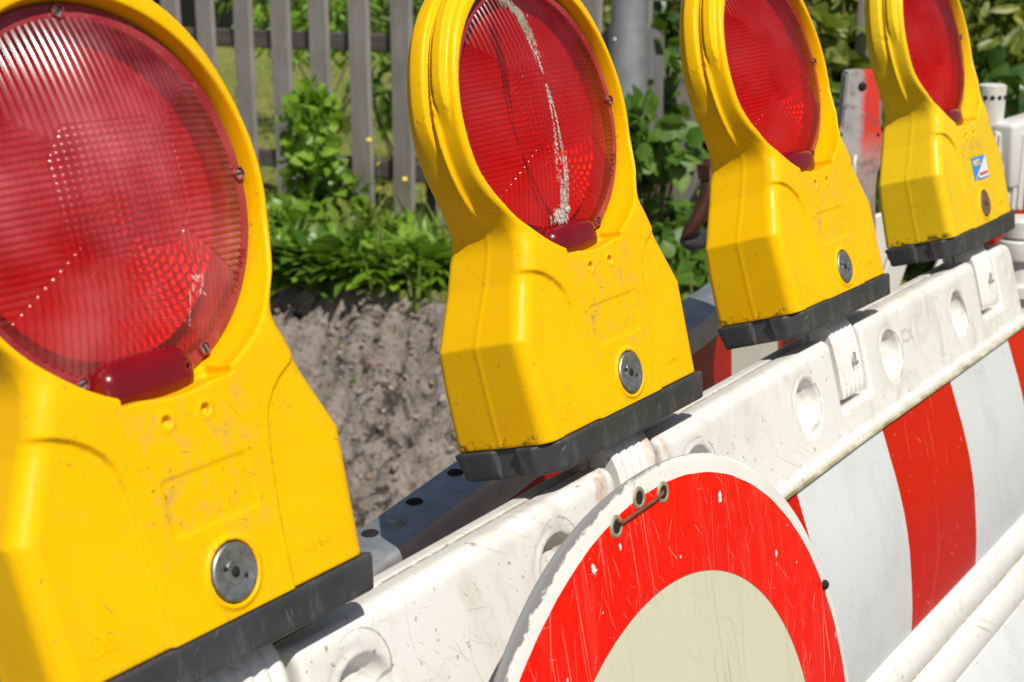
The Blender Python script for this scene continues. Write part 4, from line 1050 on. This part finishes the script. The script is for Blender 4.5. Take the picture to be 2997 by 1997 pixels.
def small(name, bm, mat, ang=40):
    bmesh.ops.recalc_face_normals(bm, faces=bm.faces)
    me = bpy.data.meshes.new(name); bm.to_mesh(me); bm.free(); me.materials.append(mat)
    for p in me.polygons: p.use_smooth = True
    me.set_sharp_from_angle(angle=R(ang)); return me
def screw_mesh():
    bm = bmesh.new()
    add_lathe(bm, [(0, -.0002), (.0034, -.0002), (.0040, -.0010)], 20, YM)
    me = small('screw_head', bm, M_screw); return me
ME_screw = screw_mesh()
bm = bmesh.new(); add_lathe(bm, [(.0040, -.0016), (.0041, .0010), (.0049, .0012), (.0056, .0003)], 6, YM); ME_hex = small('hex_socket', bm, M_flange, 10)
bm = bmesh.new(); add_box(bm, (0, -.0002, 0), (.0066, .0010, .0010)); ME_slot = small('slot', bm, M_dark)
# red tab under the lens
gx, gy, gz, og = grid3(-.044, .034, .004, .034, .108, .150, .0011)
d = box_sdf(gx, gy, gz, (-.006, .0245, .1285), (.0340, .0160, .0140), .0115)
d = d+.9*np.maximum(0, ((gx+.006)/.034)**2*.0030)
cyl = np.sqrt(((gx)/1.0)**2+(gz-CZ)**2)
d = np.maximum(d, cyl-.1090)
hl_ = np.sqrt((gx-.018)**2+(gz-.130)**2); d = np.maximum(d, -np.maximum(hl_-.0016, gy-.0145))
V, Q = surface_nets(d, og, .0011); ME_tab = np_mesh('lens_tab', V, Q, M_tab)
# lock in the middle of the housing
def lock_mesh(mat, name='lock'):
    bm = bmesh.new(); M = Matrix.Translation((.0052, 0, .0228)) @ YM
    add_lathe(bm, [(0, .0004), (.0026, .0004), (.0029, .0016), (.0062, .0017), (.0066, .0012), (.0108, .0014), (.0128, .0022), (.0146, .0021), (.0155, .0012), (.0156, -.001)], 48, M)
    return small(name, bm, mat, 30)
ME_lock = lock_mesh(M_zinc); ME_lock4 = lock_mesh(M_rustzinc)
bm = bmesh.new()
add_lathe(bm, [(0, .0021), (.0026, .0021), (.0028, .0010)], 6, Matrix.Translation((.0052, 0, .0228)) @ YM)
for a in (150, -30): add_lathe(bm, [(0, .0021), (.0012, .0021), (.0013, .0010)], 10, Matrix.Translation((.0052+.0072*math.cos(R(a)), 0, .0228+.0072*math.sin(R(a)))) @ YM)
ME_lockh = small('key_holes', bm, M_dark, 180)
# moulded lettering
def text_mesh(body, size, mat, M, name='lettering', depth=.0004, bold=0., sx=1.):
    cu = bpy.data.curves.new('t', 'FONT'); cu.body = body; cu.size = size; cu.extrude = depth; cu.offset = bold
    cu.align_x = 'CENTER'; cu.align_y = 'CENTER'
    to = bpy.data.objects.new('t', cu); scene.collection.objects.link(to)
    bpy.context.view_layer.update()
    me = bpy.data.meshes.new_from_object(to.evaluated_get(bpy.context.evaluated_depsgraph_get()))
    bpy.data.objects.remove(to); me.name = name; me.transform(M @ YM @ Matrix.Diagonal((sx, 1, 1, 1)))
    me.materials.clear(); me.materials.append(mat); return me
TXTS = [text_mesh('CE', .015, M_yellow, Matrix.Translation((-.082, .0027, .0165)), depth=.0002),
        text_mesh('WEMAS', .0065, M_yellow, Matrix.Translation((.069, .0015, .0170)), depth=.0002)]
ME_wemas = text_mesh('WEMAS', .0085, M_flange, Matrix.Translation((.0785, .0222, .1715)) @ Matrix.Rotation(R(-54), 4, 'Y'), depth=.0006)

LAMPS = [(Vector((0, 0, 0)), (0, 0, 0)), (Vector((.4244, .0084, .0080)), (-.0067, -.0113, -.0158)), (Vector((.8343, .0049, .0169)), (-.0404, .0039, -.0094)), (Vector((1.2733, .0070, .0184)), (-.0049, -.0015, -.0129))]
LAB = ['nearest yellow warning lamp with dusty red lens, cut by the left edge', 'second yellow warning lamp with a bird dropping streak down its red lens', 'third yellow warning lamp, grimy front, before the rusty hook', 'pale yellow warning lamp with a blue and white sticker, farthest of the row']
proto = empty('warning_lamp'); parts = []
for nm, me in (('housing', ME_house), ('base', ME_base), ('lens', ME_lens), ('reflector', ME_refl), ('lens_flange', ME_fl), ('lens_tab', ME_tab), ('lock', ME_lock)):
    parts.append(mesh_obj(nm, me, proto))
house0, lens0, fl0, lock0 = parts[0], parts[2], parts[4], parts[6]
for t in TXTS: mesh_obj('lettering', t, house0)
mesh_obj('lettering', ME_wemas, fl0); mesh_obj('key_holes', ME_lockh, lock0)
for a in (90, 1, -64.5, -115, 181):
    s_ = mesh_obj('screw', ME_screw, proto); s_.location = (.0965*math.cos(R(a)), .0213, CZ+.0957*math.sin(R(a)))
    s_.rotation_euler = (0, R(a*1.7), 0); s_.scale = (.8, 1, .8)
    mesh_obj('hex_socket', ME_hex, s_); mesh_obj('slot', ME_slot, s_)
def copy_tree(o, parent=None):
    c = o.copy(); scene.collection.objects.link(c); c.parent = parent
    for ch in [x for x in scene.objects if x.parent == o]: copy_tree(ch, c)
    return c
lamps = []
for i, (T, wv_) in enumerate(LAMPS):
    o = proto if i == 0 else copy_tree(proto)
    v = Vector(wv_); Rw = Matrix.Rotation(v.length, 4, v.normalized()) if v.length else Matrix()
    o.matrix_world = TM @ Matrix.Translation(T) @ Rw
    tag(o, LAB[i], 'warning lamp', 'warning lamps along the barrier'); lamps.append(o)
kids = lambda o, nm: [c for c in scene.objects if c.parent == o and c.name.split('.')[0] == nm][0]
def own_mat(o, mat):
    o.material_slots[0].link = 'OBJECT'; o.material_slots[0].material = mat
own_mat(kids(lamps[0], 'lens'), M_lens_dusty)
own_mat(kids(lamps[3], 'housing'), M_yellow2)
for c in [c for c in scene.objects if c.parent == kids(lamps[3], 'housing')]: own_mat(c, M_yellow2)
kids(lamps[3], 'lock').data = ME_lock4
# bird dropping down the second lens
path = np.array([(-.0205, .3095, .0050), (-.0165, .302, .0078), (-.0090, .2936, .0080), (-.0098, .284, .0062), (-.0105, .2746, .0048), (-.0118, .2536, .0030), (-.0122, .2294, .0028), (-.0120, .2079, .0045), (-.0116, .196, .0068), (-.0114, .1843, .0085), (-.0112, .168, .0086), (-.0113, .1553, .0080), (-.0145, .149, .0120), (-.0155, .1440, .0145)])
Vd, Qd = [], []; b_ = 0
tt = np.linspace(0, len(path)-1, 7000)
for t in tt:
    pz_ = np.interp(t, np.arange(len(path)), path[:, 1]); px_ = np.interp(t, np.arange(len(path)), path[:, 0]); wd_ = np.interp(t, np.arange(len(path)), path[:, 2])
    ox = rng.normal(0, .36)*wd_
    if abs(ox) > wd_*.95: continue
    x = px_+ox; z = pz_+rng.normal(0, .0012)
    if fbm(x*520, z*45, 3., 3) < .465: continue
    s_ = rng.uniform(.0002, .0006)*(1.7 if z < .152 or z > .285 else 1); ls = s_*rng.uniform(1, 3.2)
    y = float(lens_y(np.array(x), np.array(z)))-.0004-(rng.uniform(.0, .0025) if z < .152 else 0)
    k_ = 6; an = rng.uniform(0, 6.28)
    P = [(x, y-.0005, z)]+[(x+math.cos(an+q/k_*6.283)*s_*rng.uniform(.6, 1.3), y+.0003, z+math.sin(an+q/k_*6.283)*ls*rng.uniform(.6, 1.3)) for q in range(k_)]
    Vd += P; Qd += [[b_, b_+1+q, b_+1+(q+1) % k_] for q in range(k_)]; b_ += k_+1
n = NT('bird_dropping')
X = n.sep()
c = n.mix(n.ramp(n.noise(260, 4, .7), .42, .6), (.74, .68, .62), (.34, .25, .20))
c = n.mix(n.math('MULTIPLY', n.ramp(X[2], .262, .285), .7), c, (.24, .18, .12))
M_drop = n.done(n.n('MixShader', {0: n.math('MULTIPLY_ADD', n.ramp(n.noise(400, 3, .7), .35, .6), .55, .35), 1: n.n('BsdfTransparent').outputs[0], 2: n.bsdf(c, .9)}).outputs[0])
mesh_obj('bird_dropping', np_mesh('bird_dropping', Vd, np.array(Qd), M_drop, False), kids(lamps[1], 'lens'))
# paint scrape on the nearest lens
Vd, Qd = [], []; b_ = 0
for (x0_, z0_, x1_, z1_) in ((.0352, .1745, .0370, .1715), (.0370, .1745, .0385, .1715), (.0385, .173, .0405, .1735), (.0432, .1745, .0415, .168), (.0352, .1700, .0345, .1670), (.0405, .1665, .0400, .1645), (.0425, .1645, .0445, .1635), (.0318, .1675, .0305, .150)):
    for t in np.linspace(0, 1, 14):
        x = x0_+(x1_-x0_)*t+rng.normal(0, .0002); z = z0_+(z1_-z0_)*t; s_ = .0003*rng.uniform(.5, 1.4)
        y = float(lens_y(np.array(x), np.array(z)))-.0003
        Vd += [(x-s_, y, z-.0006), (x+s_, y, z-.0005), (x+s_*.8, y, z+.0006), (x-s_, y, z+.0007)]; Qd.append([b_, b_+1, b_+2, b_+3]); b_ += 4
n = NT('pale_scrape'); M_scr = n.done(n.bsdf((.72, .42, .36), .7))
mesh_obj('scrape', np_mesh('scrape', Vd, np.array(Qd), M_scr, False), kids(lamps[0], 'lens'))
# sticker on the farthest lamp
def flat(name, pts, y, mat, parent, th=.0003):
    bm = bmesh.new(); f = bm.faces.new([bm.verts.new((x, y, z)) for x, z in pts]); e = bmesh.ops.extrude_face_region(bm, geom=[f])
    bmesh.ops.translate(bm, verts=[v for v in e['geom'] if isinstance(v, bmesh.types.BMVert)], vec=(0, th, 0))
    return bm_obj(name, bm, mat, parent)
def simple(name, col, rough=.35):
    n = NT(name); c = n.mix(n.ramp(n.noise(60, 4), .3, .75), col, tuple(x*.9 for x in col)); return n.done(n.bsdf(c, rough))
h4 = kids(lamps[3], 'housing')
sx0, sx1, sz0, sz1 = -.0105, .0385, .0520, .0790
st = flat('sticker', [(sx0, sz0), (sx0+.0035, sz0), (sx0+.0065, sz0+.0035), (sx0+.0105, sz0+.0040), (sx0+.0135, sz0), (sx1, sz0), (sx1, sz1), (sx0, sz1)], -.0004, simple('sticker_blue', (.055, .27, .78)), h4, .0016)
st['label'] = 'blue and white sticker with yellow and red lettering'
flat('white_field', [(sx0+.0022, sz0+.0022), (sx0+.0052, sz0+.0048), (sx0+.0105, sz0+.0055), (sx0+.0145, sz0+.0016), (sx1-.0010, sz0+.0016), (sx1-.0010, sz1-.0010), (sx1-.0022, sz1-.0008)], -.0008, simple('sticker_white', (.80, .80, .79)), st)
mesh_obj('lettering', text_mesh('KREITZ', .0088, simple('letter_yellow', (.80, .78, .30)), Matrix.Translation((sx0+.0132, -.0009, sz1-.0068)), depth=.0002, bold=.0003, sx=.82), st)
mesh_obj('lettering', text_mesh('OSTERMANN', .0050, simple('letter_red', (.75, .16, .12)), Matrix.Translation((sx0+.0305, -.0012, sz0+.0062)), depth=.0002, bold=.0001, sx=.98), st)

scene.render.resolution_x = 1024; scene.render.resolution_y = 682
